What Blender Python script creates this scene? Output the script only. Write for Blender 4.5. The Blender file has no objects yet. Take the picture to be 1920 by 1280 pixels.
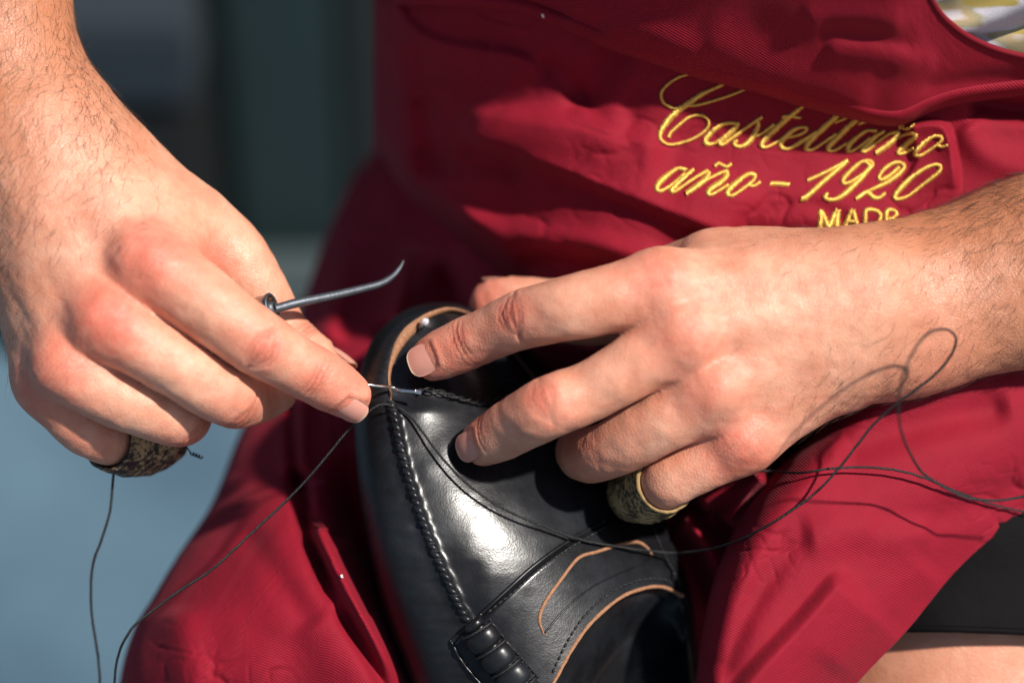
import bpy, bmesh, math, random
import numpy as np
from mathutils import Vector, Matrix
from mathutils.bvhtree import BVHTree

random.seed(7)
rng = np.random.default_rng(11)
SC = bpy.context.scene
COL = SC.collection

# ------------------------------------------------------------------ camera
# The bench frame: x right, y up the tilted work, z towards the viewer, in millimetres.
PITCH = math.radians(40.0)
FOCAL = 85.0
MMPX = 0.19                       # millimetres per photograph pixel in the plane z = 0
DIST = MMPX * 1920 / 36.0 * FOCAL  # camera to plane z = 0, mm
ORG = np.array([0.0, 0.0, 0.56])
AX = np.array([[1, 0, 0],
               [0, math.sin(PITCH), math.cos(PITCH)],
               [0, -math.cos(PITCH), math.sin(PITCH)]], float)

def W(p):
    """bench millimetres -> world metres"""
    return ORG + 0.001 * (np.asarray(p, float) @ AX)

def P(px, py, z=0.0):
    """where a photographed point at height z (mm, bench frame) stands, in bench mm"""
    px = np.asarray(px, float); py = np.asarray(py, float); z = np.asarray(z, float)
    k = MMPX * (1 - z / DIST)
    return np.stack(np.broadcast_arrays((px - 960) * k, (640 - py) * k, z), -1)

cam_d = bpy.data.cameras.new('camera')
cam_d.lens = FOCAL
cam_d.sensor_width = 36.0
cam_d.clip_start = 0.05
cam_d.clip_end = 100.0
cam_d.dof.use_dof = True
cam_d.dof.focus_distance = (DIST - 6.0) / 1000
cam_d.dof.aperture_fstop = 2.8
cam_d.dof.aperture_blades = 9
cam = bpy.data.objects.new('camera', cam_d)
cam.location = W((0, 0, DIST))
cam.rotation_euler = (math.pi / 2 - PITCH, 0, 0)
COL.objects.link(cam)
SC.camera = cam

# ------------------------------------------------------------------ sun and sky
SUN_B = np.array([0.53, 0.43, 0.73]); SUN_B /= np.linalg.norm(SUN_B)
sun_w = Vector(SUN_B @ AX)
sun_d = bpy.data.lights.new('sun', 'SUN')
sun_d.energy = 5.0
sun_d.angle = math.radians(2.2)
sun_d.color = (1.0, 0.945, 0.87)
sun = bpy.data.objects.new('sun', sun_d)
sun.rotation_euler = sun_w.to_track_quat('Z', 'Y').to_euler()
sun.location = (1.5, -2, 3)
COL.objects.link(sun)

world = bpy.data.worlds.new('World')
SC.world = world
world.use_nodes = True
wn = world.node_tree
bg = wn.nodes['Background']
sky = wn.nodes.new('ShaderNodeTexSky')
sky.sky_type = 'NISHITA'
sky.sun_disc = False
sky.sun_elevation = math.asin(sun_w.z)
sky.sun_rotation = math.atan2(sun_w.x, sun_w.y)
wn.links.new(sky.outputs['Color'], bg.inputs['Color'])
bg.inputs['Strength'].default_value = 0.07

SC.view_settings.view_transform = 'Standard'
SC.view_settings.look = 'None'
SC.view_settings.exposure = 0.47
SC.view_settings.gamma = 1.0
SC.view_settings.use_curve_mapping = False
SC.render.engine = 'CYCLES'
SC.cycles.use_denoising = True
SC.cycles.max_bounces = 8

# ------------------------------------------------------------------ helpers
def tag(o, label=None, category=None, group=None, kind=None):
    if label: o['label'] = label
    if category: o['category'] = category
    if group: o['group'] = group
    if kind: o['kind'] = kind
    return o

def empty(name, loc_w, label=None, category=None, group=None):
    o = bpy.data.objects.new(name, None)
    o.empty_display_size = 0.02
    o.location = loc_w
    COL.objects.link(o)
    return tag(o, label, category, group)

def root_loc(o):
    v = Vector((0, 0, 0))
    while o is not None:
        v = v + o.location
        o = o.parent
    return v

def link(name, me, parent=None, mat=None):
    o = bpy.data.objects.new(name, me)
    COL.objects.link(o)
    if parent is not None:
        o.parent = parent
    if mat is not None:
        if isinstance(mat, (list, tuple)):
            for m in mat: me.materials.append(m)
        else:
            me.materials.append(mat)
    return o

def mesh_obj(name, verts, faces, mat, parent=None, smooth=True, world=False, mat_idx=None):
    """verts in bench mm (or world metres); faces list/array"""
    v = np.asarray(verts, float)
    v = v if world else W(v)
    if parent is not None:
        v = v - np.array(root_loc(parent))
    me = bpy.data.meshes.new(name)
    if isinstance(faces, np.ndarray):
        n, m = faces.shape
        me.vertices.add(len(v)); me.vertices.foreach_set('co', v.astype(np.float32).ravel())
        me.loops.add(n * m); me.loops.foreach_set('vertex_index', faces.astype(np.int32).ravel())
        me.polygons.add(n)
        me.polygons.foreach_set('loop_start', np.arange(0, n * m, m, dtype=np.int32))
        me.update(calc_edges=True)
    else:
        me.from_pydata(v.tolist(), [], [tuple(int(i) for i in f) for f in faces])
    if mat_idx is not None:
        me.polygons.foreach_set('material_index', np.asarray(mat_idx, np.int32))
    if smooth:
        me.polygons.foreach_set('use_smooth', np.ones(len(me.polygons), bool))
    me.update()
    return link(name, me, parent, mat)

def grid_faces(nu, nv, wrap_v=False, flip=False):
    i, j = np.meshgrid(np.arange(nu - 1), np.arange(nv if wrap_v else nv - 1), indexing='ij')
    j2 = (j + 1) % nv
    f = np.stack([i * nv + j, (i + 1) * nv + j, (i + 1) * nv + j2, i * nv + j2], -1).reshape(-1, 4)
    return f[:, ::-1].copy() if flip else f

def set_uv(o, uv):
    me = o.data
    lay = me.uv_layers.new(name='UVMap')
    idx = np.zeros(len(me.loops), np.int32)
    me.loops.foreach_get('vertex_index', idx)
    lay.data.foreach_set('uv', np.asarray(uv, np.float32)[idx].ravel())

def set_col(o, rgb, name='tint'):
    a = o.data.attributes.new(name, 'FLOAT_COLOR', 'POINT')
    c = np.ones((len(rgb), 4), np.float32); c[:, :rgb.shape[1]] = rgb
    a.data.foreach_set('color', c.ravel())

def unit(v):
    v = np.asarray(v, float)
    return v / np.maximum(np.linalg.norm(v, axis=-1, keepdims=True), 1e-9)

def spline(pts, n, closed=False):
    """smooth curve through control points (Catmull-Rom, centripetal-ish), n samples, even spacing"""
    p = np.asarray(pts, float)
    if len(p) == 2:
        t = np.linspace(0, 1, n)[:, None]
        return p[0] * (1 - t) + p[1] * t
    q = np.vstack([2 * p[0] - p[1], p, 2 * p[-1] - p[-2]])
    out = []
    for i in range(len(p) - 1):
        a, b, c, d = q[i:i + 4]
        t = np.linspace(0, 1, 24, endpoint=False)[:, None]
        out.append(0.5 * ((2 * b) + (c - a) * t + (2 * a - 5 * b + 4 * c - d) * t ** 2 + (3 * b - a - 3 * c + d) * t ** 3))
    out.append(p[-1:])
    r = np.vstack(out)
    s = np.r_[0, np.cumsum(np.linalg.norm(np.diff(r[:, :3], axis=0), axis=1))]
    tt = np.linspace(0, s[-1], n)
    return np.stack([np.interp(tt, s, r[:, k]) for k in range(r.shape[1])], -1)

def frames(c, ref=(0, 0, 1)):
    t = unit(np.gradient(c, axis=0))
    ref = np.broadcast_to(np.asarray(ref, float), c.shape)
    n = unit(ref - (ref * t).sum(1, keepdims=True) * t)
    b = np.cross(t, n)
    return t, n, b

def tube(c, r, sides=8, ref=(0, 0, 1), flat=1.0, caps=True, phase=0.0):
    """verts, faces of a tube around curve c (bench mm) with radius array r"""
    c = np.asarray(c, float); n = len(c)
    r = np.broadcast_to(np.asarray(r, float), (n,))
    t, nn, b = frames(c, ref)
    a = np.linspace(0, 2 * np.pi, sides, endpoint=False) + phase
    ring = (np.cos(a)[None, :, None] * b[:, None, :] + flat * np.sin(a)[None, :, None] * nn[:, None, :])
    v = (c[:, None, :] + r[:, None, None] * ring).reshape(-1, 3)
    f = [tuple(x) for x in grid_faces(n, sides, True, flip=True)]
    if caps:
        f.append(tuple(range(sides)))
        f.append(tuple(range((n - 1) * sides, n * sides))[::-1])
    return v, f

def tube_obj(name, c, r, mat, parent=None, sides=8, **k):
    v, f = tube(c, r, sides, **k)
    return mesh_obj(name, v, f, mat, parent)

def merge(parts):
    vs, fs, o = [], [], 0
    for v, f in parts:
        vs.append(np.asarray(v)); fs += [tuple(int(i) + o for i in q) for q in f]; o += len(v)
    return np.vstack(vs), fs

def sstep(a, b, x):
    t = np.clip((x - a) / (b - a), 0, 1)
    return t * t * (3 - 2 * t)

# smooth value noise for geometry
def vnoise(x, y, seed=0):
    r = np.random.default_rng(seed).random((64, 64))
    xi = np.floor(x).astype(int); yi = np.floor(y).astype(int)
    fx = x - xi; fy = y - yi
    fx = fx * fx * (3 - 2 * fx); fy = fy * fy * (3 - 2 * fy)
    g = lambda i, j: r[i % 64, j % 64]
    return (g(xi, yi) * (1 - fx) * (1 - fy) + g(xi + 1, yi) * fx * (1 - fy) + g(xi, yi + 1) * (1 - fx) * fy + g(xi + 1, yi + 1) * fx * fy) - 0.5

# ------------------------------------------------------------------ materials
def new_mat(name):
    m = bpy.data.materials.new(name)
    m.use_nodes = True
    nt = m.node_tree
    return m, nt, nt.nodes['Principled BSDF'], nt.nodes['Material Output']

def N(nt, typ, **kw):
    n = nt.nodes.new(typ)
    for k, v in kw.items():
        if k in n.inputs: n.inputs[k].default_value = v
        else: setattr(n, k, v)
    return n

def ramp(nt, fac, stops):
    r = nt.nodes.new('ShaderNodeValToRGB')
    el = r.color_ramp.elements
    while len(el) < len(stops): el.new(0.5)
    for e, (p, c) in zip(el, stops):
        e.position = p; e.color = (*c, 1) if len(c) == 3 else c
    nt.links.new(fac, r.inputs['Fac'])
    return r.outputs['Color']

def mixc(nt, fac, a, b, blend='MIX'):
    m = nt.nodes.new('ShaderNodeMix'); m.data_type = 'RGBA'; m.blend_type = blend
    for s, v in ((0, fac), (6, a), (7, b)):
        if hasattr(v, 'is_output') or isinstance(v, bpy.types.NodeSocket): nt.links.new(v, m.inputs[s])
        else: m.inputs[s].default_value = v if s == 0 else (*v, 1)
    return m.outputs[2]

def math_n(nt, op, a, b=0.0):
    m = nt.nodes.new('ShaderNodeMath'); m.operation = op
    for s, v in ((0, a), (1, b)):
        if isinstance(v, bpy.types.NodeSocket): nt.links.new(v, m.inputs[s])
        else: m.inputs[s].default_value = v
    return m.outputs[0]

def bump(nt, h, strength, dist, normal=None):
    b = N(nt, 'ShaderNodeBump', Strength=strength, Distance=dist)
    nt.links.new(h, b.inputs['Height'])
    if normal is not None: nt.links.new(normal, b.inputs['Normal'])
    return b.outputs['Normal']

def noise(nt, scale, detail=3.0, rough=0.55, vec=None):
    n = N(nt, 'ShaderNodeTexNoise', Scale=scale, Detail=detail, Roughness=rough)
    if vec is None:
        vec = N(nt, 'ShaderNodeTexCoord').outputs['Object']
    nt.links.new(vec, n.inputs['Vector'])
    return n.outputs['Fac']

def simple_mat(name, col, rough=0.5, metal=0.0, spec=0.5, var=0.15, vscale=60, bmp=0.0, bscale=400, coat=0.0):
    m, nt, p, o = new_mat(name)
    f = noise(nt, vscale)
    c2 = tuple(min(1, c * (1 + var)) for c in col); c1 = tuple(c * (1 - var) for c in col)
    nt.links.new(mixc(nt, f, c1, c2), p.inputs['Base Color'])
    p.inputs['Roughness'].default_value = rough
    p.inputs['Metallic'].default_value = metal
    p.inputs['Specular IOR Level'].default_value = spec
    p.inputs['Coat Weight'].default_value = coat
    if bmp:
        nt.links.new(bump(nt, noise(nt, bscale, 4), bmp, 0.0004), p.inputs['Normal'])
    return m

def twill_mat(name, col, dark, pitch_mm=0.85, angle=60, strength=0.32, sheen=0.08):
    """woven cloth: UVs are millimetres along the sheet"""
    m, nt, p, o = new_mat(name)
    uv = N(nt, 'ShaderNodeUVMap', uv_map='UVMap').outputs['UV']
    mp = N(nt, 'ShaderNodeMapping'); mp.inputs['Rotation'].default_value = (0, 0, math.radians(angle))
    nt.links.new(uv, mp.inputs['Vector'])
    nz = noise(nt, 0.06, 6, 0.68, uv)
    wv = N(nt, 'ShaderNodeTexWave', Scale=1.0 / pitch_mm * 0.314, Distortion=0.6, Detail=1.0)
    wv.inputs['Detail Scale'].default_value = 1.5
    nt.links.new(mp.outputs[0], wv.inputs['Vector'])
    w2 = N(nt, 'ShaderNodeTexWave', Scale=1.0 / pitch_mm * 0.314, Distortion=0.8, Detail=1.0)
    w2.bands_direction = 'Y'
    nt.links.new(mp.outputs[0], w2.inputs['Vector'])
    h = math_n(nt, 'ADD', wv.outputs['Fac'], math_n(nt, 'MULTIPLY', w2.outputs['Fac'], 0.45))
    base = mixc(nt, nz, tuple(c * 0.72 for c in col), tuple(c * 1.26 for c in col))
    fac = ramp(nt, h, [(0.1, (0, 0, 0)), (0.9, (1, 1, 1))])
    colr = mixc(nt, fac, dark, base)
    nt.links.new(colr, p.inputs['Base Color'])
    p.inputs['Roughness'].default_value = 0.78
    p.inputs['Specular IOR Level'].default_value = 0.22 if sheen else 0.1
    p.inputs['Sheen Weight'].default_value = sheen
    p.inputs['Sheen Roughness'].default_value = 0.4
    p.inputs['Sheen Tint'].default_value = (1.0, 0.3, 0.35, 1)
    b1 = bump(nt, noise(nt, 0.12, 3, 0.6, uv), 0.25, 0.002)
    nt.links.new(bump(nt, h, strength, 0.00035, b1), p.inputs['Normal'])
    return m

M = {}
M['cloth'] = twill_mat('maroon_twill', (0.235, 0.0036, 0.0165), (0.145, 0.002, 0.009))
M['shorts'] = twill_mat('black_jersey', (0.0035, 0.003, 0.0035), (0.002, 0.0018, 0.002), 0.8, 10, 0.3, 0.0)
def skin_mat():
    m, nt, p, o = new_mat('skin')
    at = N(nt, 'ShaderNodeAttribute', attribute_name='tint')
    sep = N(nt, 'ShaderNodeSeparateColor'); nt.links.new(at.outputs['Color'], sep.inputs[0])
    red, tan, crease = sep.outputs
    n1 = noise(nt, 55, 4, 0.6); n2 = noise(nt, 260, 3, 0.6); n3 = noise(nt, 1500, 2, 0.5)
    base = mixc(nt, ramp(nt, n1, [(0.35, (0, 0, 0)), (0.68, (1, 1, 1))]), (0.54, 0.228, 0.140), (0.69, 0.365, 0.245))
    base = mixc(nt, math_n(nt, 'MULTIPLY', ramp(nt, n2, [(0.45, (0, 0, 0)), (0.7, (1, 1, 1))]), 0.35), base, (0.56, 0.185, 0.11))
    base = mixc(nt, tan, base, (0.385, 0.145, 0.068))
    base = mixc(nt, math_n(nt, 'MULTIPLY', red, math_n(nt, 'ADD', math_n(nt, 'MULTIPLY', n2, 1.5), 0.55)), base, (0.58, 0.130, 0.085))
    base = mixc(nt, math_n(nt, 'MULTIPLY', ramp(nt, n3, [(0.55, (0, 0, 0)), (0.72, (1, 1, 1))]), 0.22), base, (0.42, 0.12, 0.07))
    base = mixc(nt, crease, base, (0.30, 0.085, 0.05))
    nt.links.new(base, p.inputs['Base Color'])
    p.inputs['Subsurface Weight'].default_value = 0.28
    p.inputs['Subsurface Radius'].default_value = (1.0, 0.35, 0.18)
    p.inputs['Subsurface Scale'].default_value = 0.0028
    p.inputs['Specular IOR Level'].default_value = 0.42
    nt.links.new(ramp(nt, n2, [(0.3, (0.40,) * 3), (0.7, (0.56,) * 3)]), p.inputs['Roughness'])
    vor = N(nt, 'ShaderNodeTexVoronoi', Scale=820.0); vor.feature = 'DISTANCE_TO_EDGE'
    tc = N(nt, 'ShaderNodeTexCoord'); mp = N(nt, 'ShaderNodeMapping')
    nt.links.new(tc.outputs['Object'], mp.inputs['Vector']); nt.links.new(mp.outputs[0], vor.inputs['Vector'])
    cells = ramp(nt, vor.outputs['Distance'], [(0.0, (0, 0, 0)), (0.18, (1, 1, 1))])
    b1 = bump(nt, noise(nt, 190, 5, 0.6), 0.26, 0.0013)
    b2 = bump(nt, cells, 0.30, 0.00028, b1)
    nt.links.new(bump(nt, n3, 0.33, 0.00025, b2), p.inputs['Normal'])
    return m
M['skin'] = skin_mat()

def nail_mat():
    m, nt, p, o = new_mat('fingernail')
    at = N(nt, 'ShaderNodeAttribute', attribute_name='tint')
    sep = N(nt, 'ShaderNodeSeparateColor'); nt.links.new(at.outputs['Color'], sep.inputs[0])
    c = mixc(nt, sep.outputs[0], (0.55, 0.245, 0.185), (0.62, 0.40, 0.29))
    c = mixc(nt, sep.outputs[1], c, (0.44, 0.22, 0.13))
    nt.links.new(c, p.inputs['Base Color'])
    p.inputs['Roughness'].default_value = 0.33
    p.inputs['Subsurface Weight'].default_value = 0.2
    p.inputs['Subsurface Radius'].default_value = (1.0, 0.4, 0.25)
    p.inputs['Subsurface Scale'].default_value = 0.0015
    nt.links.new(bump(nt, noise(nt, 500, 3), 0.15, 0.0002), p.inputs['Normal'])
    return m
M['nail'] = nail_mat()

def leather_mat(name, col, rough=(0.20, 0.34), grain=0.6, patina=(0.016, 0.018, 0.022)):
    m, nt, p, o = new_mat(name)
    n1 = noise(nt, 38, 5, 0.62); n2 = noise(nt, 160, 4, 0.6)
    c = mixc(nt, ramp(nt, n1, [(0.42, (0, 0, 0)), (0.75, (1, 1, 1))]), col, patina)
    nt.links.new(c, p.inputs['Base Color'])
    r = math_n(nt, 'ADD', math_n(nt, 'MULTIPLY', n1, 0.6), math_n(nt, 'MULTIPLY', n2, 0.4))
    nt.links.new(ramp(nt, r, [(0.35, (rough[0],) * 3), (0.65, (rough[1],) * 3)]), p.inputs['Roughness'])
    p.inputs['Specular IOR Level'].default_value = 0.26
    vor = N(nt, 'ShaderNodeTexVoronoi', Scale=1500.0)
    nt.links.new(N(nt, 'ShaderNodeTexCoord').outputs['Object'], vor.inputs['Vector'])
    b1 = bump(nt, noise(nt, 240, 5, 0.6), 0.09 * grain, 0.0012)
    nt.links.new(bump(nt, vor.outputs['Distance'], 0.14 * grain, 0.0002, b1), p.inputs['Normal'])
    return m
M['leather'] = leather_mat('black_leather', (0.006, 0.006, 0.007))
M['leather_wall'] = leather_mat('black_leather_puckered', (0.007, 0.007, 0.008), (0.34, 0.5), 1.5)
M['leather_gloss'] = leather_mat('black_leather_polished', (0.007, 0.007, 0.008), (0.24, 0.36), 0.25)
M['tan_edge'] = simple_mat('raw_tan_leather_edge', (0.27, 0.125, 0.062), 0.8, var=0.6, vscale=900, bmp=0.8, bscale=1500)

def guard_mat(name, light, dark, thr, sc):
    m, nt, p, o = new_mat(name)
    tc = N(nt, 'ShaderNodeTexCoord'); mp = N(nt, 'ShaderNodeMapping')
    mp.inputs['Scale'].default_value = (0.45, 1.0, 1.0)
    nt.links.new(tc.outputs['Object'], mp.inputs['Vector'])
    a = noise(nt, sc, 6, 0.72, mp.outputs[0]); b = noise(nt, 110, 3, 0.6)
    s = math_n(nt, 'ADD', math_n(nt, 'MULTIPLY', a, 0.72), math_n(nt, 'MULTIPLY', b, 0.42))
    f = ramp(nt, s, [(thr - 0.045, (0, 0, 0)), (thr + 0.045, (1, 1, 1))])
    l2 = mixc(nt, noise(nt, 300), light, tuple(c * 0.6 for c in light))
    nt.links.new(mixc(nt, f, dark, l2), p.inputs['Base Color'])
    p.inputs['Roughness'].default_value = 0.62
    nt.links.new(bump(nt, s, 0.9, 0.0012), p.inputs['Normal'])
    return m
M['guard_dark'] = guard_mat('worn_dark_leather', (0.56, 0.36, 0.17), (0.020, 0.013, 0.010), 0.60, 620)
M['guard_tan'] = guard_mat('worn_tan_leather', (0.50, 0.34, 0.15), (0.045, 0.028, 0.014), 0.57, 750)
M['guard_edge'] = simple_mat('cut_leather_edge', (0.26, 0.16, 0.065), 0.85, var=0.7, vscale=700, bmp=0.7, bscale=1300)
M['thread'] = simple_mat('waxed_black_thread', (0.006, 0.006, 0.0065), 0.5, var=0.4, vscale=900, bmp=0.8, bscale=2500)
M['steel'] = simple_mat('bright_steel', (0.78, 0.74, 0.70), 0.2, 1.0, var=0.1, vscale=400)
M['iron'] = simple_mat('grey_blued_iron', (0.095, 0.107, 0.122), 0.5, 0.75, var=0.3, vscale=250, bmp=0.3, bscale=900)
M['brass'] = simple_mat('dull_ferrule_metal', (0.36, 0.31, 0.25), 0.3, 1.0, var=0.35, vscale=500, bmp=0.3, bscale=900)
M['wood'] = simple_mat('awl_handle_wood', (0.30, 0.15, 0.06), 0.45, var=0.3, vscale=150)
M['hair'] = simple_mat('arm_hair', (0.050, 0.027, 0.016), 0.45, var=0.3)
M['gold'] = simple_mat('gold_metallic_thread', (0.74, 0.475, 0.10), 0.34, 0.6, var=0.35, vscale=700)
M['lint'] = simple_mat('pale_lint', (0.75, 0.70, 0.66), 0.8)
M['pink_lint'] = simple_mat('pink_lint', (0.55, 0.05, 0.13), 0.8)

def pin_mat():
    m, nt, p, o = new_mat('clear_pin_head')
    p.inputs['Base Color'].default_value = (0.92, 0.90, 0.94, 1)
    p.inputs['Transmission Weight'].default_value = 0.55
    p.inputs['Roughness'].default_value = 0.12
    nt.links.new(bump(nt, noise(nt, 900), 0.4, 0.0004), p.inputs['Normal'])
    return m
M['pin'] = pin_mat()

def shirt_mat():
    m, nt, p, o = new_mat('patterned_shirt')
    uv = N(nt, 'ShaderNodeUVMap', uv_map='UVMap').outputs['UV']
    mp = N(nt, 'ShaderNodeMapping'); mp.inputs['Rotation'].default_value = (0, 0, math.radians(-38))
    mp.inputs['Scale'].default_value = (0.035, 0.085, 1)
    nt.links.new(uv, mp.inputs['Vector'])
    a = noise(nt, 1.0, 2, 0.5, mp.outputs[0]); g = noise(nt, 3.2, 2, 0.6, uv)
    mp2 = N(nt, 'ShaderNodeMapping'); mp2.inputs['Rotation'].default_value = (0, 0, math.radians(-50)); mp2.inputs['Location'].default_value = (9, 4, 0)
    mp2.inputs['Scale'].default_value = (0.03, 0.16, 1)
    nt.links.new(uv, mp2.inputs['Vector'])
    s = noise(nt, 1.0, 1, 0.4, mp2.outputs[0])
    c = ramp(nt, a, [(0.40, (0.50, 0.47, 0.52)), (0.46, (0.30, 0.27, 0.16)), (0.58, (0.36, 0.26, 0.13)), (0.66, (0.55, 0.50, 0.52))])
    c = mixc(nt, ramp(nt, s, [(0.60, (0, 0, 0)), (0.64, (1, 1, 1))]), c, (0.34, 0.25, 0.05))
    c = mixc(nt, math_n(nt, 'MULTIPLY', ramp(nt, g, [(0.5, (0, 0, 0)), (0.62, (1, 1, 1))]), 0.55), c, (0.16, 0.13, 0.09))
    nt.links.new(c, p.inputs['Base Color'])
    p.inputs['Roughness'].default_value = 0.85
    return m
M['shirt'] = shirt_mat()

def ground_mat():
    m, nt, p, o = new_mat('shade_tinted_paving')
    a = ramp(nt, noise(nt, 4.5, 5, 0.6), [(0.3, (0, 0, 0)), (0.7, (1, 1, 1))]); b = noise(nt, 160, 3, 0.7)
    c = mixc(nt, a, (0.034, 0.074, 0.112), (0.082, 0.150, 0.200))  # blue-grey tint puts sky-lit shade into the paving colour
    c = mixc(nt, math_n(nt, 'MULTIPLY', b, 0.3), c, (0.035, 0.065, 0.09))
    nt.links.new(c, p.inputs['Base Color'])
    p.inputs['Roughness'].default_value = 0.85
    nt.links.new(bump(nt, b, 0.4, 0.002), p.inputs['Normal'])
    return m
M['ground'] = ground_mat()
M['panel_dark'] = simple_mat('dark_green_paint', (0.0085, 0.0125, 0.0115), 0.6, var=0.25, vscale=8)
M['panel_teal'] = simple_mat('dark_teal_paint', (0.009, 0.022, 0.024), 0.6, var=0.25, vscale=8)
M['plinth'] = simple_mat('grey_green_concrete', (0.028, 0.042, 0.046), 0.8, var=0.3, vscale=6)
M['crate_black'] = simple_mat('black_plastic', (0.004, 0.004, 0.004), 0.6, var=0.2, vscale=10)
M['crate_blue'] = simple_mat('blue_grey_plastic', (0.009, 0.017, 0.025), 0.8, var=0.2, vscale=10)
# ------------------------------------------------------------------ setting
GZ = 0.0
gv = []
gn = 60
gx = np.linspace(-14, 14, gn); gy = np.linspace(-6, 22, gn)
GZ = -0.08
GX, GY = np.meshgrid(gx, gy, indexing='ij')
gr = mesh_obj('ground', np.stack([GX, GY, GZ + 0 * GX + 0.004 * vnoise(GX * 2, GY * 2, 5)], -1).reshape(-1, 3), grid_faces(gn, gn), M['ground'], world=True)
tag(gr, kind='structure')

def box_wh(x0, x1, y0, y1, z0, z1, bev=0.006):
    bm = bmesh.new()
    bmesh.ops.create_cube(bm, size=1)
    for v in bm.verts:
        v.co = Vector((x0 + (v.co.x + .5) * (x1 - x0), y0 + (v.co.y + .5) * (y1 - y0), z0 + (v.co.z + .5) * (z1 - z0)))
    bmesh.ops.bevel(bm, geom=bm.edges[:], offset=bev, segments=2, affect='EDGES')
    bm.verts.index_update()
    v = np.array([x.co[:] for x in bm.verts]); f = [tuple(x.index for x in q.verts) for q in bm.faces]
    bm.free()
    return v, f

# dim stall front far behind the cobbler: boards on a rail
stall = empty('stall_front', (-0.4, 0.85, GZ), 'dark green boarded stall front, far out of focus behind the worker', 'stall')
xs = [-1.405 + 0.085 * i for i in range(33)]
for i in range(len(xs) - 1):
    v, f = box_wh(xs[i] + .001, xs[i + 1] - .001, 0.835 + 0.004 * (i % 2), 0.87, GZ, 0.70)
    o = mesh_obj('board', v, f, M['panel_teal'] if i == 14 else M['panel_dark'], stall, smooth=False, world=True)
v, f = box_wh(-1.45, 1.40, 0.808, 0.833, 0.58, 0.66)
mesh_obj('rail', v, f, M['panel_dark'], stall, smooth=False, world=True)
v, f = box_wh(-1.44, 1.43, 0.755, 0.825, GZ, GZ + 0.05, 0.012)
mesh_obj('plinth', v, f, M['plinth'], stall, smooth=False, world=True)
v, f = box_wh(-1.42, 1.41, 0.873, 0.89, GZ, 0.69)
mesh_obj('backing', v, f, M['crate_black'], stall, smooth=False, world=True)

crate = empty('crate', (-0.30, 0.76, GZ), 'black crate with a blue-grey lid, blurred behind the bent wrist', 'crate')
v, f = box_wh(-0.36, -0.225, 0.73, 0.80, GZ + 0.002, 0.16, 0.01)
mesh_obj('crate_body', v, f, M['crate_black'], crate, smooth=False, world=True)
v, f = box_wh(-0.365, -0.22, 0.725, 0.804, 0.161, 0.225, 0.006)
mesh_obj('lid', v, f, M['crate_blue'], crate, smooth=False, world=True)

# ------------------------------------------------------------------ the cobbler
person = empty('person', (0.0, 0.12, 0.0),
               'person in a maroon apron, black shorts and patterned shirt hand-sewing a shoe on the lap', 'person')

# --- cloth sheets: height maps of the lap and bib, folds laid along lines
def line_dist(X, Y, pts):
    """distance (px), signed side and 0..1 position of every point to a polyline"""
    p = spline(pts, 26)[:, :2]
    best = np.full(X.shape, 1e9); side = np.zeros(X.shape); tt = np.zeros(X.shape)
    n = len(p) - 1
    for i in range(n):
        a, b = p[i], p[i + 1]
        d = b - a; L2 = (d * d).sum() + 1e-9
        h = np.clip(((X - a[0]) * d[0] + (Y - a[1]) * d[1]) / L2, 0, 1)
        ex, ey = X - a[0] - h * d[0], Y - a[1] - h * d[1]
        dd = np.hypot(ex, ey)
        m = dd < best
        best = np.where(m, dd, best)
        side = np.where(m, np.sign(d[0] * ey - d[1] * ex), side)
        tt = np.where(m, (i + h) / n, tt)
    return best, side, tt

def ridge(X, Y, pts, amp, w, w2=None, t0=0.12, t1=0.12):
    """bulge along a line; w / w2 = half width on the one / other side"""
    q = np.array(pts, float); m_ = 2.6 * max(w, w2 or 0)
    bx = (X > q[:, 0].min() - m_) & (X < q[:, 0].max() + m_) & (Y > q[:, 1].min() - m_) & (Y < q[:, 1].max() + m_)
    if not bx.any(): return np.zeros(X.shape)
    out = np.zeros(X.shape)
    d, s, t = line_dist(X[bx], Y[bx], pts)
    ww = np.where(s > 0, w, w2 if w2 else w)
    win = (sstep(0, t0, t) if t0 else 1) * (sstep(0, t1, 1 - t) if t1 else 1)
    out[bx] = amp * np.exp(-(d / ww) ** 2) * win
    return out

def step(X, Y, pts, amp, w, reach, t0=0.12, t1=0.12):
    """ledge: the + side stands proud by amp right at the line and fades out over reach"""
    d, s, t = line_dist(X, Y, pts)
    sd = d * s
    win = (sstep(0, t0, t) if t0 else 1) * (sstep(0, t1, 1 - t) if t1 else 1)
    return amp * sstep(-w, w, sd) * np.exp(-np.clip(sd, 0, None) / reach) * win

def cloth_obj(name, PX, PY, Z, parent, mat, thick=0.7, flip=False, uvrot=0.0):
    nu, nv = PX.shape
    v = P(PX, PY, Z).reshape(-1, 3)
    o = mesh_obj(name, v, grid_faces(nu, nv, flip=flip), mat, parent)
    # mm coordinates along the sheet
    q = v.reshape(nu, nv, 3)
    du = np.r_[np.zeros((1, nv)), np.cumsum(np.linalg.norm(np.diff(q, axis=0), axis=2), 0)]
    dv = np.c_[np.zeros((nu, 1)), np.cumsum(np.linalg.norm(np.diff(q, axis=1), axis=2), 1)]
    du = 0.18 * du + 0.82 * PX * MMPX; dv = 0.18 * dv + 0.82 * PY * MMPX
    set_uv(o, np.stack([du, dv], -1).reshape(-1, 2))
    if thick:
        s = o.modifiers.new('thickness', 'SOLIDIFY'); s.thickness = thick / 1000; s.offset = -1
    return o, v

def curve_x(y, pts):
    p = np.array(pts, float)
    return np.interp(y, p[:, 0], p[:, 1])

def curve_s(t, pts):
    """smooth 1-D curve y(x) through points"""
    p = spline(pts, 200)
    return np.interp(t, p[:, 0], p[:, 1])

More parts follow.
